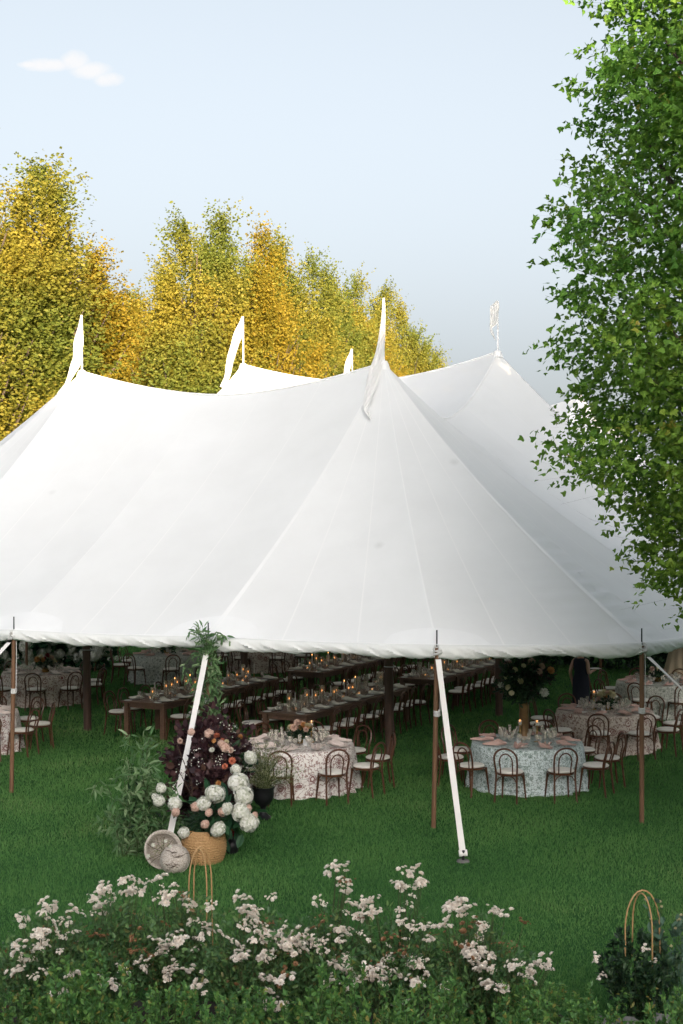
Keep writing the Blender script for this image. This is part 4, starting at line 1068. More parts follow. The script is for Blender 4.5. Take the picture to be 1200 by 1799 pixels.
# vines climbing the pole
a, b, _ = EAVE[0]; pb = tp(a, b)
t = thing('vine_garland', 'green leafy vine garland climbing the side pole to the eave', 'vine', pb)
g = random.Random(23); paths = []
for k in range(12):
    z0 = g.uniform(.9, 2.0); z1 = z0 + g.uniform(.7, 1.1); w0 = g.uniform(0, 6.28); p = []
    for q in range(7):
        u = q / 6; w = w0 + u * 5; r = .10 + .05 * math.sin(q)
        p.append((r * math.cos(w), r * math.sin(w) - .03, min(2.60, z0 + (z1 - z0) * u)))
    paths.append(p)
for k in range(26):
    z0 = g.uniform(1.15, 2.45); w = g.uniform(math.pi * .75, math.pi * 2.25); L_ = g.uniform(.16, .36)
    sx = 1.0 if math.cos(w) < 0 else .6
    paths.append([(.06 * math.cos(w), .06 * math.sin(w), z0), (L_ * .6 * math.cos(w) * sx, L_ * .6 * math.sin(w), z0 + .05), (L_ * math.cos(w) * sx, L_ * math.sin(w), z0 - .10), (L_ * 1.1 * math.cos(w) * sx, L_ * 1.1 * math.sin(w), z0 - .26)])
for k in range(9):                                                           # sprigs standing over the eave
    x = g.uniform(-.34, .34); L_ = g.uniform(.12, .40)
    paths.append([(x * .2, -.20, 2.42), (x * .4, -.24, 2.62), (x * .8, -.24, 2.66 + L_ * .6), (x * 1.15, -.25, 2.60 + L_ * (.9 if abs(x) < .15 else .5))])
vine_spray('leaves', M['vine'], paths, 34, .12, T_LANCE, 71, t, .05, .45)

# standing greenery at left
G0 = Vector((-2.78, 19.35, 0))
t = thing('greenery_spray', 'loose upright spray of green leafy branches on the lawn left of the flowers', 'plant', G0)
g = random.Random(29); paths = []
for k in range(44):
    h = g.uniform(.7, 1.62) if k < 16 else g.uniform(.25, 1.0); x = g.uniform(-.30, .22) if k < 16 else g.uniform(-.5, .5); y = g.uniform(-.25, .3)
    bx = g.uniform(-.25, .25); by = g.uniform(-.12, .2)
    paths.append([(bx, by, 0), (bx * .6 + x * .4, by + y * .3, h * .5), (x * .8, y * .7, h * .9), (x * 1.15, y, h), (x * 1.35, y * 1.3, h - g.uniform(.05, .25))])
vine_spray('leaves', M['vine'], paths, 30, .135, T_LANCE, 72, t, .08, .25, .006)
blob_leaves('foliage', M['dark_leaf'], (.08, .08, .48), (.34, .24, .45), 450, .09, T_LANCE, .2, 73, .6, t)
for px, py, r, D in ((283, 1385, .075, 19.1), (279, 1407, .085, 19.0), (272, 1400, .05, 19.05)):
    inst('hydrangea_head', HYD[1], t, at(px, py, D) - G0, (.3, .2, 1), r)

# the two white woven baskets lying on the grass
W0 = Vector((-2.36, 18.5, 0))
t = thing('woven_bowl', 'white woven basket tipped on its side behind the round one', 'basket', W0 + Vector((.02, .16, .235)))
def weave_bowl(r, depth, rimw=.035):
    n, m = 90, 40; V = []
    for j in range(m + 1):
        w = math.pi / 2 * j / m
        for i in range(n):
            f = 2 * math.pi * i / n; d = .006 * math.sin(j * 1.7) * math.sin(f * 40 + (j % 2) * math.pi)
            V.append(((r + d) * math.sin(w) * math.cos(f), (r + d) * math.sin(w) * math.sin(f), -depth * math.cos(w)))
    for rr, z in ((r + .012, .02), (r - .01, .032), (r - rimw, .01)):
        for i in range(n): f = 2 * math.pi * i / n; V.append((rr * math.cos(f), rr * math.sin(f), z))
    for j in range(m, -1, -4):
        w = math.pi / 2 * j / m
        for i in range(n): f = 2 * math.pi * i / n; V.append(((r - rimw) * math.sin(w) * math.cos(f), (r - rimw) * math.sin(w) * math.sin(f), -(depth - .03) * math.cos(w)))
    rows = len(V) // n; F = [(j * n + i, j * n + (i + 1) % n, (j + 1) * n + (i + 1) % n, (j + 1) * n + i) for j in range(rows - 1) for i in range(n)]
    return MB().add(V, F)
weave_bowl(.245, .26).build('bowl', M['seagrass'], t, rot=(R(68), R(10), R(18)))
blob_leaves('sprigs', M['olive'], (0, -.10, .02), (.17, .07, .16), 420, .03, T_NARROW, .2, 81, .6, t)
mb = MB()
for k in range(10):
    w = random.uniform(0, 6.28); mb.tube([(.05, -.16, .0), (.14 * math.cos(w), -.2, .12 * math.sin(w)), (.24 * math.cos(w), -.2, .22 * math.sin(w))], .003, 4)
mb.build('stems', M['twig'], t)
for x, z in ((-.10, .12), (.06, .17), (-.16, -.02), (.12, .10)): inst('small_flower', DAH['white'], t, (x, -.24, z), (1.3, 0, 0), .028)
t = thing('round_basket', 'round white woven basket with dark sprigs lying before the tipped one', 'basket', W0 + Vector((.20, -.05, .165)))
weave_bowl(.185, .15, .02).build('dome', M['seagrass'], t, rot=(R(-118), R(-12), R(10)))
mb = MB(); g = random.Random(4)
for k in range(14):
    x0 = g.uniform(-.15, .05); z0 = g.uniform(-.12, .14); dx = g.uniform(.05, .16)
    P = []
    for q in range(4):
        x = x0 + dx * q / 3; z = z0 + g.uniform(-.02, .02); rr2 = max(0, 1 - (x * x + z * z) / .19 ** 2); P.append((x, -.155 * math.sqrt(rr2) - .012, z))
    mb.tube(P, .003, 4)
mb.build('sprigs', M['twig'], t)

# urn with its feathery shrub
U0 = Vector((-1.19, 21.6, 0))
t = thing('planted_urn', 'black footed urn with a feathery pale green shrub', 'urn', U0)
MB().lathe([(.0, 0), (.13, 0), (.13, .03), (.10, .05), (.055, .09), (.04, .16), (.055, .20), (.10, .23), (.155, .30), (.165, .38), (.16, .45), (.175, .47), (.175, .49), (.155, .49), (.14, .44), (.0, .43)], 24, cap=False).build('urn', M['black'], t)
paths = []; g = random.Random(31)
for k in range(110):
    w = g.uniform(0, 6.28); e = g.uniform(.15, 1.5); L_ = g.uniform(.45, .85); c = math.cos(e) * L_ * .95; s = math.sin(e) * L_
    paths.append([(.05 * math.cos(w), .05 * math.sin(w), .45), (.35 * c * math.cos(w), .35 * c * math.sin(w), .48 + s * .45), (.8 * c * math.cos(w), .8 * c * math.sin(w), .48 + s * .85), (c * math.cos(w), c * math.sin(w), .48 + s * .95)])
vine_spray('foliage', M['olive'], paths, 55, .042, T_NARROW, 74, t, .06, -.3, .003)

# two little black vases
for x, y, s, lab in ((-1.50, 19.45, 1.0, 'small black vase with dark red blooms beside the wicker basket'), (-1.62, 19.62, .9, 'small black vase half hidden behind the wicker basket')):
    t = thing('bud_vase', lab, 'vase', (x, y, 0), 0, 'small black vases')
    MB().lathe([(.0, 0), (.075, 0), (.09, .03), (.092, .12), (.075, .17), (.035, .19), (.032, .23), (.042, .245), (.035, .245), (.0, .23)], 18, cap=False).build('vase', M['black'], t)
    mb = MB(); mb.tube([(0, 0, .2), (.03, -.01, .30)], .004, 4); mb.tube([(0, 0, .2), (-.03, -.01, .32)], .004, 4); mb.build('stems', M['stem'], t)
    if s == 1.0:
        for c, x2, z2, r in (('red', .06, .29, .05), ('red', .02, .27, .045), ('coral', 0, .34, .04), ('blush', -.04, .33, .03)): inst('flower_head', DAH[c], t, (x2, -.03, z2), (.8, 0, 0), r)

# ------------------------------------------------------------------ bent cane hoops
def hoop(x, y, h, w, d, lab, rz):
    t = thing('cane_hoop', lab, 'plant support', (x, y, 0), rz, 'bent cane plant supports')
    for s in (0, 1):
        pts = []
        for k in range(5): pts.append((-w, 0, h * .72 * k / 4))
        for k in range(1, 12):
            q = math.pi * (1 - k / 12); pts.append((w * math.cos(q), 0, h * .72 + (h * .28 - s * .03) * math.sin(q)))
        for k in range(5): pts.append((w * (1 + .15 * k / 4), 0, h * .72 * (1 - k / 4)))
        mb = MB().tube(pts, .0075, 7)
        for z in (.35, .62): mb.tube([(-w, 0, h * z - .006), (-w, 0, h * z + .006)], .010, 7)
        mb.build('cane', M['cane'], t, rot=(0, 0, R(95 * s + 20)))
hoop(-1.41, 14.2, 1.33, .125, 0, 'bent cane hoop support in front of the wicker basket', .2)
hoop(2.75, 13.0, 1.22, .17, 0, 'bent cane hoop support over the small shrub at lower right', -.1)

# ------------------------------------------------------------------ rose bushes
def rosette(V_, c, nrm, s, g, lst):
    pass
def rose_cluster_mesh(seed, mat, n=9, spread=.046, fs=.030, pet=9):
    g = np.random.default_rng(seed); parts = []; P = ([(0, 0, 0), (.45, .42, .16), (1, .12, .22), (1, -.12, .22), (.45, -.42, .16)], [(0, 1, 2), (0, 2, 3), (0, 3, 4)])
    for k in range(n):
        c = g.normal(size=3) * spread * np.array([1, 1, .6]); c[2] = abs(c[2]) * .8
        up = c * 6 + np.array([0, 0, .8]) + g.normal(size=3) * .3; up /= np.linalg.norm(up)
        a = np.cross(up, [.3, .8, .2]); a /= np.linalg.norm(a); b = np.cross(up, a); f = fs * (.7 + .6 * g.random())
        for l, (m, el, sz) in enumerate(((8, .10, .95), (7, .55, .85), (6, .95, .7), (4, 1.3, .5))):
            th = np.arange(m) * 2 * np.pi / m + g.random() * 6
            d = (np.cos(th)[:, None] * a + np.sin(th)[:, None] * b) * math.cos(el) + up * math.sin(el); d += g.normal(size=d.shape) * .08
            nn = -(np.cos(th)[:, None] * a + np.sin(th)[:, None] * b) * math.sin(el) + up * math.cos(el)
            parts.append(leaves(np.tile(c, (m, 1)), d, nn, np.full(m, f * sz), P[0], P[1], np.clip(g.random(m) * .7 + .3 - .25 * (l == 0), 0, 1)))
    V, F, r = cat(parts); return np_mesh('flower_cluster', V, F, mat, r)
RC = [rose_cluster_mesh(100 + k, M['petal_rose'], n) for k, n in enumerate((5, 7, 9, 12, 14))]
RS = [rose_cluster_mesh(200 + k, M['spent'], n, .04, .018) for k, n in enumerate((6, 9))]
CL = [(42,1617),(85,1597),(81,1617),(108,1613),(129,1605),(135,1638),(62,1649),(79,1655),(67,1667),(35,1684),(60,1688),(33,1663),(167,1580),(179,1597),(165,1601),(183,1567),(221,1549),(237,1547),(244,1557),(225,1572),(277,1545),(279,1557),(308,1559),(285,1572),(304,1576),(321,1584),(329,1592),(373,1588),(358,1622),(360,1640),(344,1655),(292,1661),(298,1680),(300,1697),(246,1697),(258,1696),(294,1709),(425,1582),(435,1597),(450,1601),(458,1626),(462,1647),(425,1626),(479,1580),(487,1647),(473,1680),(496,1663),(408,1663),
      (462,1630),(458,1601),(596,1530),(592,1520),(608,1555),(598,1557),(565,1588),(654,1580),(637,1597),(658,1601),(621,1595),(604,1632),(558,1642),(571,1655),(533,1667),(554,1667),(521,1647),(483,1647),(504,1634),(467,1655),(473,1676),(608,1688),(596,1701),(579,1697),(617,1713),(606,1732),(575,1726),(700,1563),(717,1555),(737,1551),(721,1578),(700,1601),(712,1622),(742,1630),(796,1597),(812,1586),(817,1601),(787,1617),(862,1603),(854,1626),(850,1638),(825,1663),(833,1672),(819,1680),(858,1682),(860,1701),(725,1684),(746,1688),(717,1692),(675,1688),(662,1707),(654,1722),(690,1713),(673,1726),(746,1717),(700,1767),(481,1767),(731,1726),(729,1524),(887,1730),(925,1713),(942,1697),(967,1687),(955,1696),(924,1712),(88,1590),(100,1640),(190,1585),(640,1590),(645,1610),(590,1640),(540,1650),(515,1660),(870,1600),(840,1655),(735,1700),(665,1715)]
SP = [(240,1640),(185,1637),(235,1600),(232,1642),(210,1675),(245,1670),(265,1672),(703,1655),(712,1662),(645,1695),(800,1655),(820,1622),(920,1620),(905,1660),(898,1665),(885,1650),(430,1733),(635,1608),(606,1545),(560,1605),(90,1625),(70,1640),(320,1570),(500,1700),(590,1660),(470,1615),(785,1670),(690,1640),(660,1690),(555,1620),(300,1620),(170,1640),(840,1620),(760,1640)]
BUSH = [  # px, y of the mound top, D, half width, words
    (75, 1622, 12.7, .50, 'rose bush with white blooms at the far left of the bed'),
    (195, 1600, 13.1, .46, 'second rose bush from the left, many spent brown blooms'),
    (310, 1590, 13.3, .45, 'rose bush with white blooms below the left cane hoop'),
    (440, 1610, 12.9, .48, 'rose bush with white blooms left of the bed middle'),
    (570, 1615, 13.0, .46, 'rose bush in the bed middle with one tall shoot'),
    (700, 1612, 12.9, .46, 'rose bush with white blooms below the pale strap'),
    (840, 1625, 12.8, .46, 'last rose bush at the right end of the white drift')]
bushes = []
for k, (px, py, D, hw_, lab) in enumerate(BUSH):
    top = at(px, py, D); base = Vector((top.x, D, 0)); t = thing('rose_bush', lab, 'rose bush', base, 0, 'white rose bushes in the front bed'); h = top.z
    g = np.random.default_rng(300 + k); paths = []
    for q in range(120):
        w = g.random() * 6.28; rr = hw_ * 1.1 * math.sqrt(g.random()); hh = h * (1.02 - .40 * (rr / hw_ / 1.1) ** 2) * (.70 + .45 * g.random() ** 1.5)
        x, y = rr * math.cos(w), rr * math.sin(w)
        paths.append([(x * .15, y * .15, 0), (x * .5, y * .5, hh * .5), (x * .9, y * .9, hh * .85), (x * 1.1 + g.normal() * .04, y * 1.1 + g.normal() * .04, hh)])
    vine_spray('foliage', M['rose_leaf'], paths, 66, .050, T_OVAL, 310 + k, t, .12, .0, .004)
    bushes.append((t, px, D))
g = random.Random(77); CL = CL + [(x + g.uniform(-14, 14), y + g.uniform(-4, 16)) for x, y in CL if g.random() < .95]
def own_bush(px): return min(bushes, key=lambda q: abs(q[1] - px))
CL2 = [(g.uniform(25, 930), g.uniform(1640, 1752)) for _ in range(46)]
for lst, protos, nm in ((CL2, RC, 'flower_cluster'), (CL, RC, 'flower_cluster'), (SP, RS, 'spent_flower_cluster')):
    for px, py in lst:
        t, bx, D0 = own_bush(px); D = D0 + .30 - (py - 1530) / 200 * .75 + g.uniform(-.06, .06)
        if lst is CL2: D -= .22
        px += g.uniform(-5, 5); py += g.uniform(-4, 4)
        q = at(px, py, D) - t.location; s = g.uniform(.55, 1.08) if g.random() < .75 else g.uniform(.3, .5)
        mi = protos[g.randrange(len(protos))]
        if protos is RS: s *= 1.5; q.y -= .12
        inst(nm, mi, t, q, (R(28) + g.uniform(-.35, .35), g.uniform(-.4, .4), g.uniform(0, 6.28)), s)
        MB().tube([(q.x * .55, q.y * .6 + .05, max(.02, q.z - .55)), (q.x * .85, q.y * .9 + .03, q.z - .22), (q.x, q.y, q.z)], [.005, .004, .003], 4).build('stem', M['stem'], t)
        pts_ = np.array([[q.x, q.y, q.z - .05]]) + rng.normal(size=(14, 3)) * .05

# ------------------------------------------------------------------ leafy shrubs along the bottom
def shrub_mesh(seed, h, w, leaf=.052, n=120, per=52, mat='shrub_leaf'):
    g = np.random.default_rng(seed); paths = []
    for q in range(n):
        a = g.random() * 6.28; rr = w * math.sqrt(g.random()); hh = h * (1 - .35 * (rr / w) ** 2) * (.60 + .52 * g.random() ** 1.6); x, y = rr * math.cos(a), rr * math.sin(a)
        paths.append([(x * .3, y * .3, 0), (x * .7, y * .7, hh * .5), (x * 1.0, y * 1.0, hh * .85), (x * 1.05, y * 1.05, hh)])
    mb = MB(); P = []; Dn = []
    for path in paths:
        c = np.array(spline(path, 4)); mb.tube(c, .003, 3, False); m = int(per * hh_len(c))
        s = g.random(m) ** .7; idx = np.minimum((s * (len(c) - 1)).astype(int), len(c) - 2); f = (s * (len(c) - 1) - idx)[:, None]
        P.append(c[idx] * (1 - f) + c[idx + 1] * f); Dn.append(c[idx + 1] - c[idx])
    P = np.concatenate(P); Dn = np.concatenate(Dn); Dn /= np.linalg.norm(Dn, axis=1, keepdims=True); m = len(P)
    d = Dn * .7 + g.normal(size=(m, 3)) * .75; nr = g.normal(size=(m, 3)) * .6 + np.array([0, -.2, 1])
    V, F, r = leaves(P, d, nr, leaf * (.55 + .8 * g.random(m)), *T_OVAL, g.random(m))
    return np_mesh('foliage', V, F, M[mat], r), mb.mesh('stems', M['stem'])
def hh_len(c): return float(np.linalg.norm(np.diff(c, axis=0), axis=1).sum())
SH = [shrub_mesh(400 + k, 1.0, .42) for k in range(3)]
places = [(-2.75, 11.5, .92), (-2.05, 11.6, .95), (-1.35, 11.35, .90), (-.65, 11.6, .88), (.05, 11.3, .92), (.75, 11.5, .86), (1.40, 11.25, .90), (2.05, 11.5, .90), (2.72, 11.2, .84), (-2.4, 12.2, .80), (1.62, 12.15, .80), (-.9, 10.9, .80), (.45, 10.85, .80), (2.35, 10.8, .80), (-2.2, 10.85, .82), (-3.2, 12.1, .70)]
for k, (x, y, s) in enumerate(places):
    pos = sorted(places).index((x, y, s)) + 1
    t = thing('leafy_shrub', 'low leafy green shrub, %s from the left along the bottom' % ordinal(pos), 'shrub', (x, y, 0), k * 2.4, 'leafy shrubs in front of the roses')
    f, st = SH[k % 3]; zz = s * (.86 + .30 * ((k * 5) % 7) / 6); inst('foliage', f, t, scale=(s, s, zz)); inst('stems', st, t, scale=(s, s, zz))
t = thing('dark_bush', 'small dark bush with faded pink blooms under the right cane hoop', 'shrub', (2.72, 12.95, 0))
f, st = shrub_mesh(420, .84, .34, .06, 90, 60, 'dark_leaf'); inst('foliage', f, t); inst('stems', st, t)
f, st = shrub_mesh(421, .80, .30, .05, 30, 40, 'shrub_leaf'); inst('foliage', f, t)
for px, py in ((1048, 1692), (1050, 1683), (1058, 1716), (1054, 1722), (1137, 1670), (1147, 1693)): inst('flower_cluster', RC[0], t, at(px, py, 12.75) - t.location, (.5, 0, px), .62)
t = thing('tall_weed', 'pale blue-green leafy plant with tiny yellow buds at the right edge', 'plant', (3.05, 13.0, 0))
paths = []; g = random.Random(8)
for k in range(14):
    x = g.uniform(-.28, .28); h = g.uniform(.7, 1.12); paths.append([(x * .4, g.uniform(-.15, .15), 0), (x * .7, g.uniform(-.15, .15), h * .5), (x, g.uniform(-.15, .15), h)])
vine_spray('leaves', M['bluegreen'], paths, 20, .085, T_OVAL, 88, t, .04, .1, .004)
for p in paths: inst('bud', DAH['cream'], t, p[-1], (0, 0, 0), .018)
for k, (px, py, r, lab) in enumerate(((1062, 1742, .075, 'grey stone beside the small dark bush, leftmost'), (1102, 1762, .07, 'grey stone at the foot of the cane hoop'), (1160, 1772, .09, 'flat grey stone at lower right'), (1185, 1768, .06, 'small grey stone near the right edge'))):
    D = 12.25; p = at(px, py, D); p.z = 0
    g = random.Random(k); V = []; F = []
    for a in range(7):
        for b in range(10):
            e = math.pi * a / 6; w = 2 * math.pi * b / 10; s = 1 + .18 * math.sin(3 * w + k) * math.sin(e)
            V.append((r * 1.5 * s * math.sin(e) * math.cos(w), r * s * math.sin(e) * math.sin(w), max(0, .25 + r * 1.2 * math.cos(e) * s)))
    for a in range(6):
        for b in range(10): F.append((a * 10 + b, (a + 1) * 10 + b, (a + 1) * 10 + (b + 1) % 10, a * 10 + (b + 1) % 10))
    V = [(x * (1.0 if z > .25 else 1.15), y, z if z > .25 else (0 if z < .2 else z)) for x, y, z in V]
    tag(MB().add(V, F).build('stone', M['stone'], None, True, p), lab, 'stone', 'stones at the bed edge')

# ------------------------------------------------------------------ shrubs behind the tent
HL = None
def hydrangea_bush(x, y, h, w, seed, lab, nb=26):
    t = thing('hydrangea_bush', lab, 'hydrangea', (x, y, 0), 0, 'white hydrangea bushes behind the left tables')
    blob_leaves('foliage', M['hyd_leaf'], (0, 0, h * .52), (w, w, h * .5), 1500, .22, T_OVAL, .2, seed, .35, t)
    mb = MB(); g = random.Random(seed)
    for k in range(12):
        a = g.uniform(0, 6.28); mb.tube([(.1 * math.cos(a), .1 * math.sin(a), 0), (.5 * w * math.cos(a), .5 * w * math.sin(a), h * .4), (.7 * w * math.cos(a), .7 * w * math.sin(a), h * .6)], .012, 5)
    mb.build('stems', M['twig'], t)
    for k in range(nb):
        a = -math.pi / 2 + g.uniform(-1.5, 1.5); e = g.uniform(-1.35, .7)
        inst('hydrangea_head', HYD[k % 3], t, (1.0 * w * math.cos(a) * math.cos(e), 1.0 * w * math.sin(a) * math.cos(e), h * .55 + h * .5 * math.sin(e)), (g.uniform(-.6, .6), g.uniform(-.6, .6), 0), (g.uniform(.13, .18),) * 2 + (g.uniform(.16, .23),))
for k, (x, y, h, lab) in enumerate(((-10.4, 40.0, 2.3, 'white hydrangea bush farthest left behind the mauve table'), (-9.3, 40.9, 2.3, 'white hydrangea bush second from left behind the mauve table'), (-8.3, 42.0, 2.2, 'white hydrangea bush behind the left mast'), (-7.4, 41.7, 1.5, 'low white hydrangea bush at the right end of its row'))):
    hydrangea_bush(x, y, h, .95 if k < 3 else .6, 500 + k, lab, 44 if k < 3 else 24)
DK = []
for s in range(2):
    o = blob_leaves('foliage', M['dark_leaf'], (0, 0, 1.2), (1.5, 1.3, 1.25), 3600, .17, T_OVAL, .2, 520 + s, .35); DK.append(o.data); bpy.data.objects.remove(o)
spots = [tuple(round(q, 2) for q in tp(a_, b_)[:2]) for a_, b_ in ((-9, 17.2), (-6.9, 16.9), (-4.8, 17.0), (-2.7, 16.7), (-.8, 16.8), (1.2, 16.6), (3.2, 16.6), (5.4, 16.2), (7.6, 15.2), (9.0, 13.2), (9.8, 11.0))]
for k, (x, y) in enumerate(spots):
    t = thing('dark_hedge_shrub', 'dark evergreen shrub in the hedge behind the tent, %s from the left' % ordinal(sorted(spots).index((x, y)) + 1), 'shrub', (x, y, 0), k * 1.9, 'dark shrubs behind the tent')
    inst('foliage', DK[k % 2], t, scale=1.0 + .12 * ((k * 7) % 5) / 4); MB().tube([(0, 0, 0), (.05, 0, .8)], .06, 6).build('stem', M['twig'], t)

# ------------------------------------------------------------------ waiter beside the far tables, draped stand
def person():
    P0 = Vector((5.25, 31.2, 0))
    t = thing('person', 'person in a dark sleeveless dress carrying a plate beside the medallion table', 'person', P0, R(-40))
    # local +y: where the person faces.  one skinned body
    J = {'pel': (0, 0, .98), 'belly': (0, .01, 1.12), 'chest': (0, 0, 1.30), 'neckb': (0, -.01, 1.44), 'neck': (0, .0, 1.51), 'head1': (0, .02, 1.58), 'head2': (0, .01, 1.68),
         'hipL': (-.09, 0, .93), 'kneeL': (-.095, .02, .52), 'ankL': (-.095, -.03, .10), 'toeL': (-.10, .11, .035), 'hipR': (.09, 0, .93), 'kneeR': (.10, .05, .52), 'ankR': (.10, .0, .10), 'toeR': (.11, .14, .035),
         'shL': (-.165, -.01, 1.40), 'elL': (-.23, -.07, 1.13), 'wrL': (-.20, -.02, .90), 'shR': (.165, -.01, 1.40), 'elR': (.21, -.02, 1.12), 'wrR': (.17, .20, 1.15)}
    rad = {'pel': .135, 'belly': .115, 'chest': .13, 'neckb': .075, 'neck': .052, 'head1': .075, 'head2': .085, 'hipL': .09, 'kneeL': .058, 'ankL': .038, 'toeL': .03, 'hipR': .09, 'kneeR': .058, 'ankR': .038, 'toeR': .03,
           'shL': .055, 'elL': .040, 'wrL': .028, 'shR': .055, 'elR': .040, 'wrR': .028}
    E = [('pel', 'belly'), ('belly', 'chest'), ('chest', 'neckb'), ('neckb', 'neck'), ('neck', 'head1'), ('head1', 'head2'), ('pel', 'hipL'), ('hipL', 'kneeL'), ('kneeL', 'ankL'), ('ankL', 'toeL'), ('pel', 'hipR'), ('hipR', 'kneeR'), ('kneeR', 'ankR'), ('ankR', 'toeR'),
         ('chest', 'shL'), ('shL', 'elL'), ('elL', 'wrL'), ('chest', 'shR'), ('shR', 'elR'), ('elR', 'wrR')]
    for s, w, d in (('L', 'wrL', Vector((.05, .25, -1))), ('R', 'wrR', Vector((-.1, 1, .02)))):
        d = d.normalized(); wv = Vector(J[w]); sd = Vector((-1, 0, 0)) if s == 'R' else Vector((0, 1, 0)); sd = (sd - d * sd.dot(d)).normalized()
        J['palm' + s] = tuple(wv + d * .06); rad['palm' + s] = .028; E.append((w, 'palm' + s))
        for k in range(4):
            b = wv + d * .10 + sd * (-.027 + .018 * k); L_ = (.062, .072, .066, .05)[k]; bend = d.cross(sd) * .012
            J['f%d%s' % (k, s)] = tuple(b); J['g%d%s' % (k, s)] = tuple(b + d * L_ * .6 + bend); J['h%d%s' % (k, s)] = tuple(b + d * L_ * .9 + bend * 3)
            for q in 'fgh': rad['%s%d%s' % (q, k, s)] = .0095
            E += [('palm' + s, 'f%d%s' % (k, s)), ('f%d%s' % (k, s), 'g%d%s' % (k, s)), ('g%d%s' % (k, s), 'h%d%s' % (k, s))]
        J['th1' + s] = tuple(wv + d * .05 + sd * .04); J['th2' + s] = tuple(wv + d * .09 + sd * .055); rad['th1' + s] = .012; rad['th2' + s] = .010
        E += [('palm' + s, 'th1' + s), ('th1' + s, 'th2' + s)]
    names = list(J); idx = {n: i for i, n in enumerate(names)}
    me = bpy.data.meshes.new('body'); me.from_pydata([J[n] for n in names], [(idx[a], idx[b]) for a, b in E], []); me.update(); me.materials.append(M['skin'])
    o = inst('body', me, t); mod = o.modifiers.new('skin', 'SKIN'); sk = me.skin_vertices[0].data
    for n in names:
        r = rad[n]; sk[idx[n]].radius = (r * (1.25 if n in ('pel', 'belly', 'chest') else 1.0), r * (.85 if n in ('pel', 'belly', 'chest') else 1.0)); sk[idx[n]].use_root = (n == 'pel')
    ss = o.modifiers.new('sub', 'SUBSURF'); ss.levels = 2; ss.render_levels = 2; mod.use_smooth_shade = True
    def ellip(prof, n=28):
        V = []; F = []
        for z, rx, ry, cy_ in prof:
            for i in range(n): w = 2 * math.pi * i / n; V.append((rx * math.cos(w), cy_ + ry * math.sin(w) + .012 * math.sin(5 * w) * (1 if z < .9 else 0), z))
        for j in range(len(prof) - 1):
            for i in range(n): F.append((j * n + i, j * n + (i + 1) % n, (j + 1) * n + (i + 1) % n, (j + 1) * n + i))
        return MB().add(V, F)
    ellip([(.24, .20, .19, .02), (.45, .195, .175, .02), (.75, .19, .155, .01), (.95, .19, .15, 0), (1.12, .15, .125, .01), (1.28, .175, .135, .01), (1.38, .185, .12, 0), (1.425, .15, .10, -.005), (1.445, .095, .085, -.01)]).build('dress', M['navy'], t)
    mb = MB(); V = []; n = 16                                               # hair: cap and bun; face features below it
    hd = [(.098, .102, 1.60), (.102, .108, 1.66), (.096, .10, 1.72), (.07, .075, 1.765), (.0, .0, 1.785)]
    for rx, ry, z in hd:
        for i in range(n): w = 2 * math.pi * i / n; V.append((rx * math.cos(w), -.012 + ry * math.sin(w) * (1.0 if math.sin(w) < 0 else .82), z))
    mb.add(V, [(j * n + i, j * n + (i + 1) % n, (j + 1) * n + (i + 1) % n, (j + 1) * n + i) for j in range(4) for i in range(n) if not (j == 0 and 1 <= i <= 6)])
    mb.lathe([(0, -.045), (.04, -.03), (.05, 0), (.04, .03), (0, .045)], 12, c=(0, -.12, 1.68)); mb.build('hair', M['hair'], t)
    MB().lathe([(.0, .0), (.018, .003), (.0, .05)], 8, c=(0, .095, 1.61)).build('nose', M['skin'], t)
    for s in (-1, 1):
        MB().lathe([(0, -.009), (.009, -.004), (.009, .004), (0, .009)], 8, c=(s * .032, .082, 1.655)).build('eye', M['black'], t)
        MB().lathe([(0, -.03), (.012, -.02), (.015, .0), (.01, .025), (0, .03)], 8, c=(s * .092, .0, 1.635)).build('ear', M['skin'], t)
    MB().box((0, .086, 1.575), (.045, .012, .010)).build('mouth', M['petal_blush'], t)
    p = t.matrix_basis @ Vector((-.09, .34, 1.155)) if False else None
    c, s_ = math.cos(R(-40)), math.sin(R(-40)); lx, ly = .15, .36
    tag(inst('carried_plate', ME['plate'], None, (P0.x + lx * c - ly * s_, P0.y + lx * s_ + ly * c, 1.172)), 'white plate held by the person in the dark dress', 'plate')
person()
t = thing('draped_stand', 'stand draped with a beige cloth behind the far right table', 'stand', (8.7, 36.6, 0))
V = []; n = 60
for z, r in ((1.32, .0), (1.32, .16), (1.28, .22), (1.0, .27), (.7, .33), (.42, .40)):
    for i in range(n): w = 2 * math.pi * i / n; rr = r + .05 * (1.32 - z) * math.sin(9 * w) + .03 * (1.32 - z) * math.sin(5 * w + 1); V.append((rr * math.cos(w), rr * math.sin(w), z))
MB().add(V, [(j * n + i, j * n + (i + 1) % n, (j + 1) * n + (i + 1) % n, (j + 1) * n + i) for j in range(5) for i in range(n)]).build('cloth', M['beige'], t)
MB().lathe([(.30, 0), (.30, .02), (.03, .03), (.03, 1.29), (.15, 1.30), (.15, 1.31), (0, 1.31)], 16).build('stand', M['iron'], t)
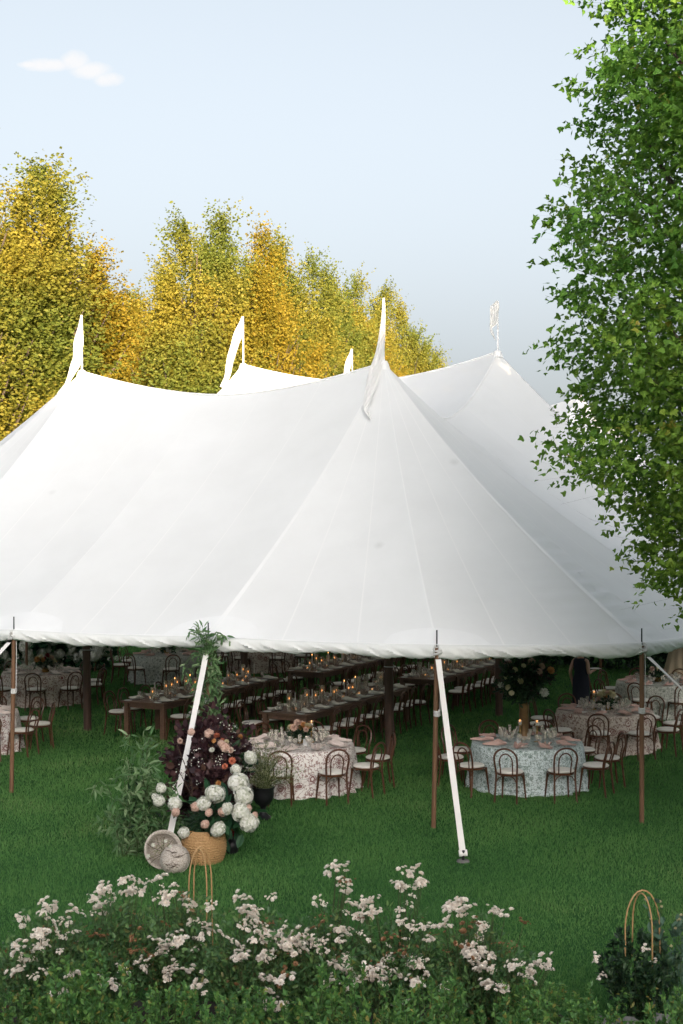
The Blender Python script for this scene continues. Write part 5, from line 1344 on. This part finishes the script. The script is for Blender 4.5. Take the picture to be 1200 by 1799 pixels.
# ------------------------------------------------------------------ trees
def crown_tree(seed, H, Rm, z0, prof, n_twig, per_twig, leaf, tmpl, mat, up, twl, spread, shell=.42, lobes=.22, limb_n=34, droop=0.0, leaders=0, twigs=False, upn=.7):
    """trunk with ascending limbs, and a crown of leafy twigs; returns trunk mesh, crown mesh"""
    g = np.random.default_rng(seed)
    def rad(z, th):
        u = np.clip((z - z0) / (H - z0), 0, 1); b = prof(u) * Rm
        return b * (1 + lobes * np.sin(th * 3 + z * .9 + seed) * np.sin(z * 1.3 + th + seed * .7) + .6 * lobes * np.sin(th * 7 - z * 2.1) + .5 * lobes * np.sin(z * 4.3 + th * 2 + seed))
    mb = MB(); zs = np.linspace(0, H * .93, 9)
    wob = g.normal(size=(9, 2)) * .06; wob[0] = 0
    mb.tube([(wob[i, 0], wob[i, 1], zs[i]) for i in range(9)], [max(.02, .019 * H * (1 - .93 * i / 8)) for i in range(9)], 9)
    for k in range(limb_n):
        zb = z0 * .75 + (H * .8 - z0 * .75) * (k + g.random()) / limb_n; th = k * 2.399 + g.random() * .5
        ze = min(H * .97, zb + (H - zb) * (.32 + .25 * up) * (.7 + .5 * g.random())); R1 = float(rad(np.array(ze), np.array(th))) * .9; r0 = max(.012, .010 * H * (1 - .85 * zb / H))
        c, s = math.cos(th), math.sin(th)
        mb.tube([(0, 0, zb), (.35 * R1 * c, .35 * R1 * s, zb + .40 * (ze - zb)), (.72 * R1 * c, .72 * R1 * s, zb + .75 * (ze - zb)), (R1 * c, R1 * s, ze)], [r0, r0 * .7, r0 * .42, .008], 5)
    tr = mb.mesh('trunk', M['bark'])
    if leaders:                              # several upright leaders, each a plume of its own
        K = leaders; lt = g.random(K) * 6.283 + np.arange(K) * 2.399; lr = Rm * .62 * np.sqrt((np.arange(K) + .2) / K); lh = H * (1 - .42 * (lr / Rm / .62) ** 1.4 * (.75 + .5 * g.random(K))); lw = Rm * (.36 + .14 * g.random(K)); lb = z0 + (.02 + .18 * g.random(K)) * H
        k = g.choice(K, n_twig, p=(lh - lb) * lw / np.sum((lh - lb) * lw)); u = g.random(n_twig) ** 1.15; th = g.random(n_twig) * 6.283
        cone = np.minimum(1, .45 + 2.2 * u) * (1 - u ** 1.7) + .03
        rr = lw[k] * cone * (g.random(n_twig) ** shell) * (1 + lobes * np.sin(th * 3 + u * 17 + k))
        bx = lr[k] * np.cos(lt[k]) * (.55 + .45 * np.minimum(1, u * 2)) + rr * np.cos(th); by = lr[k] * np.sin(lt[k]) * (.55 + .45 * np.minimum(1, u * 2)) + rr * np.sin(th); n = n_twig
        z = lb[k] + (lh - lb)[k] * u; base = np.stack([bx, by, z], 1); th = np.arctan2(by, bx)
    else:
        z = z0 + (H - z0) * g.random(n_twig * 3); th = g.random(n_twig * 3) * 6.283
        keep = g.random(n_twig * 3) < np.clip(prof((z - z0) / (H - z0)), .05, 1) ; z = z[keep][:n_twig]; th = th[keep][:n_twig]; n = len(z)
        r = rad(z, th) * (g.random(n) ** shell)
        base = np.stack([r * np.cos(th), r * np.sin(th), z], 1)
    outw = np.stack([np.cos(th), np.sin(th), np.zeros(n)], 1)
    td = outw * (1 - .55 * up) + np.array([0, 0, 1.0]) * up + g.normal(size=(n, 3)) * .35; td /= np.linalg.norm(td, axis=1, keepdims=True)
    tl = twl * (.5 + g.random(n))
    s = g.random((n, per_twig)); P = base[:, None] + td[:, None] * (tl[:, None] * s)[:, :, None] + g.normal(size=(n, per_twig, 3)) * spread * (1.1 - .85 * s)[:, :, None]
    P[:, :, 2] -= droop * (s ** 2) * tl[:, None]
    P = P.reshape(-1, 3); m = len(P)
    od = np.repeat(outw, per_twig, 0) * .7 + g.normal(size=(m, 3)) * .75 + np.array([0, 0, -.15]); nr = np.array([0, 0, upn]) + g.normal(size=(m, 3)) * .6 + np.repeat(outw, per_twig, 0) * .75
    tw = np.repeat(g.random(n), per_twig); rn = np.clip(.55 * tw + .45 * g.random(m), 0, 1)
    V, F, rr = leaves(P, od, nr, leaf * (.6 + .7 * g.random(m)), *tmpl, rn)
    if twigs:                                # the twigs themselves, thin three-sided rods
        e = base + td * tl[:, None]; e[:, 2] -= droop * tl
        b0 = base - outw * .35 - np.array([0, 0, .12]); TV = []
        off = np.array([[1, 0, 0], [-.5, .87, 0], [-.5, -.87, 0]])
        for o_ in off: TV.append(b0 + o_ * .006)
        for o_ in off: TV.append(e + o_ * .002)
        TV = np.stack(TV, 1).reshape(-1, 3); q = np.array([(0, 1, 4, 3), (1, 2, 5, 4), (2, 0, 3, 5)])
        TF = (q[None] + (np.arange(n) * 6)[:, None, None]).reshape(-1, 4)
        return tr, np_mesh('crown', V, F, mat, rr), np_mesh('twigs', TV, TF, M['twig'])
    return tr, np_mesh('crown', V, F, mat, rr)
colum = lambda u: np.clip(np.minimum(1.0, .55 + 1.6 * u) * (1 - np.clip((u - .25) / .75, 0, 1) ** 1.5) + .02, 0, 1)
FT = [crown_tree(600 + k, 14.0, 2.9, 1.8, colum, 10500, 13, .090, T_DIAM, M[('gold', 'gold', 'gold2')[k]], .85, .85, .08, leaders=13, upn=.15) for k in range(3)]
TREES = [  # px, apex row, distance, width factor, kind, words
    (-70, 225, 50, 1.45, 0, 'tall green and gold maple at the far left edge'), (55, 285, 52, 1.3, 1, 'golden maple second from the left edge'), (118, 395, 55, 1.2, 2, 'golden maple behind the left pennant'),
    (190, 480, 58, 1.1, 2, 'golden maple at the right end of the left group'), (228, 515, 63, 1.0, 0, 'far maple closing the left group'), (-20, 520, 48, 1.3, 0, 'lower green maple at the left edge'),
    (275, 545, 50, .9, 2, 'low golden maple left of the gap\'s right group'), (345, 395, 49, 1.0, 1, 'maple with the left spire of the middle group'), (392, 385, 52, .95, 1, 'tallest golden maple in the middle group'), (440, 405, 56, .9, 2, 'golden maple just right of the tallest'),
    (512, 420, 60, .95, 0, 'maple with a spire in the middle of the row'), (548, 455, 64, .9, 0, 'maple right of the central spire'), (595, 490, 69, .95, 1, 'golden maple behind the small far pennant'), (622, 485, 74, .9, 0, 'maple spire left of the front middle pennant'), (662, 508, 80, .95, 1, 'maple right behind the front middle pennant'),
    (708, 535, 87, .95, 0, 'maple second from the right end of the row'), (738, 585, 94, .95, 1, 'last maple at the right end of the row'), (470, 470, 50, .85, 2, 'golden maple low in the middle group'), (560, 560, 58, .85, 1, 'low golden maple behind the front ridge'), (315, 470, 57, .9, 0, 'maple filling the left of the middle group'),
    (650, 575, 70, .9, 2, 'low rust golden maple right of the far pennant'), (20, 420, 57, 1.2, 0, 'green maple deep in the left group')]
for k, (px, py, D, wf, kd, lab) in enumerate(TREES):
    H = CAM_H + (HZ - py) * D / FPX; x = (px - 600) / FPX * D; s = H / 14.0
    t = thing('maple_tree', lab, 'tree', (x, D, 0), k * 1.37, 'golden maples behind the tent')
    tr, cr = FT[kd]
    for nm, me in (('trunk', tr), ('crown', cr)): inst(nm, me, t, scale=(1.22 * wf * s ** .3, 1.22 * wf * s ** .3, s))
# the near maple on the right
near_prof = lambda u: np.clip(np.sqrt(np.clip(u * 4.5, 0, 1)) * (1 - np.clip((u - .26) / .74, 0, 1) ** 2.1) , .03, 1)
tr, cr, tw = crown_tree(700, 17.0, 3.5, 2.1, near_prof, 11500, 14, .080, T_MAPLE, M['maple'], .34, .48, .085, .33, .09, 46, .25, twigs=True)
t = thing('maple_tree', 'big green maple in shade filling the right edge', 'tree', (6.45, 17.0, 0), R(140))
inst('trunk', tr, t); inst('crown', cr, t); inst('twigs', tw, t)
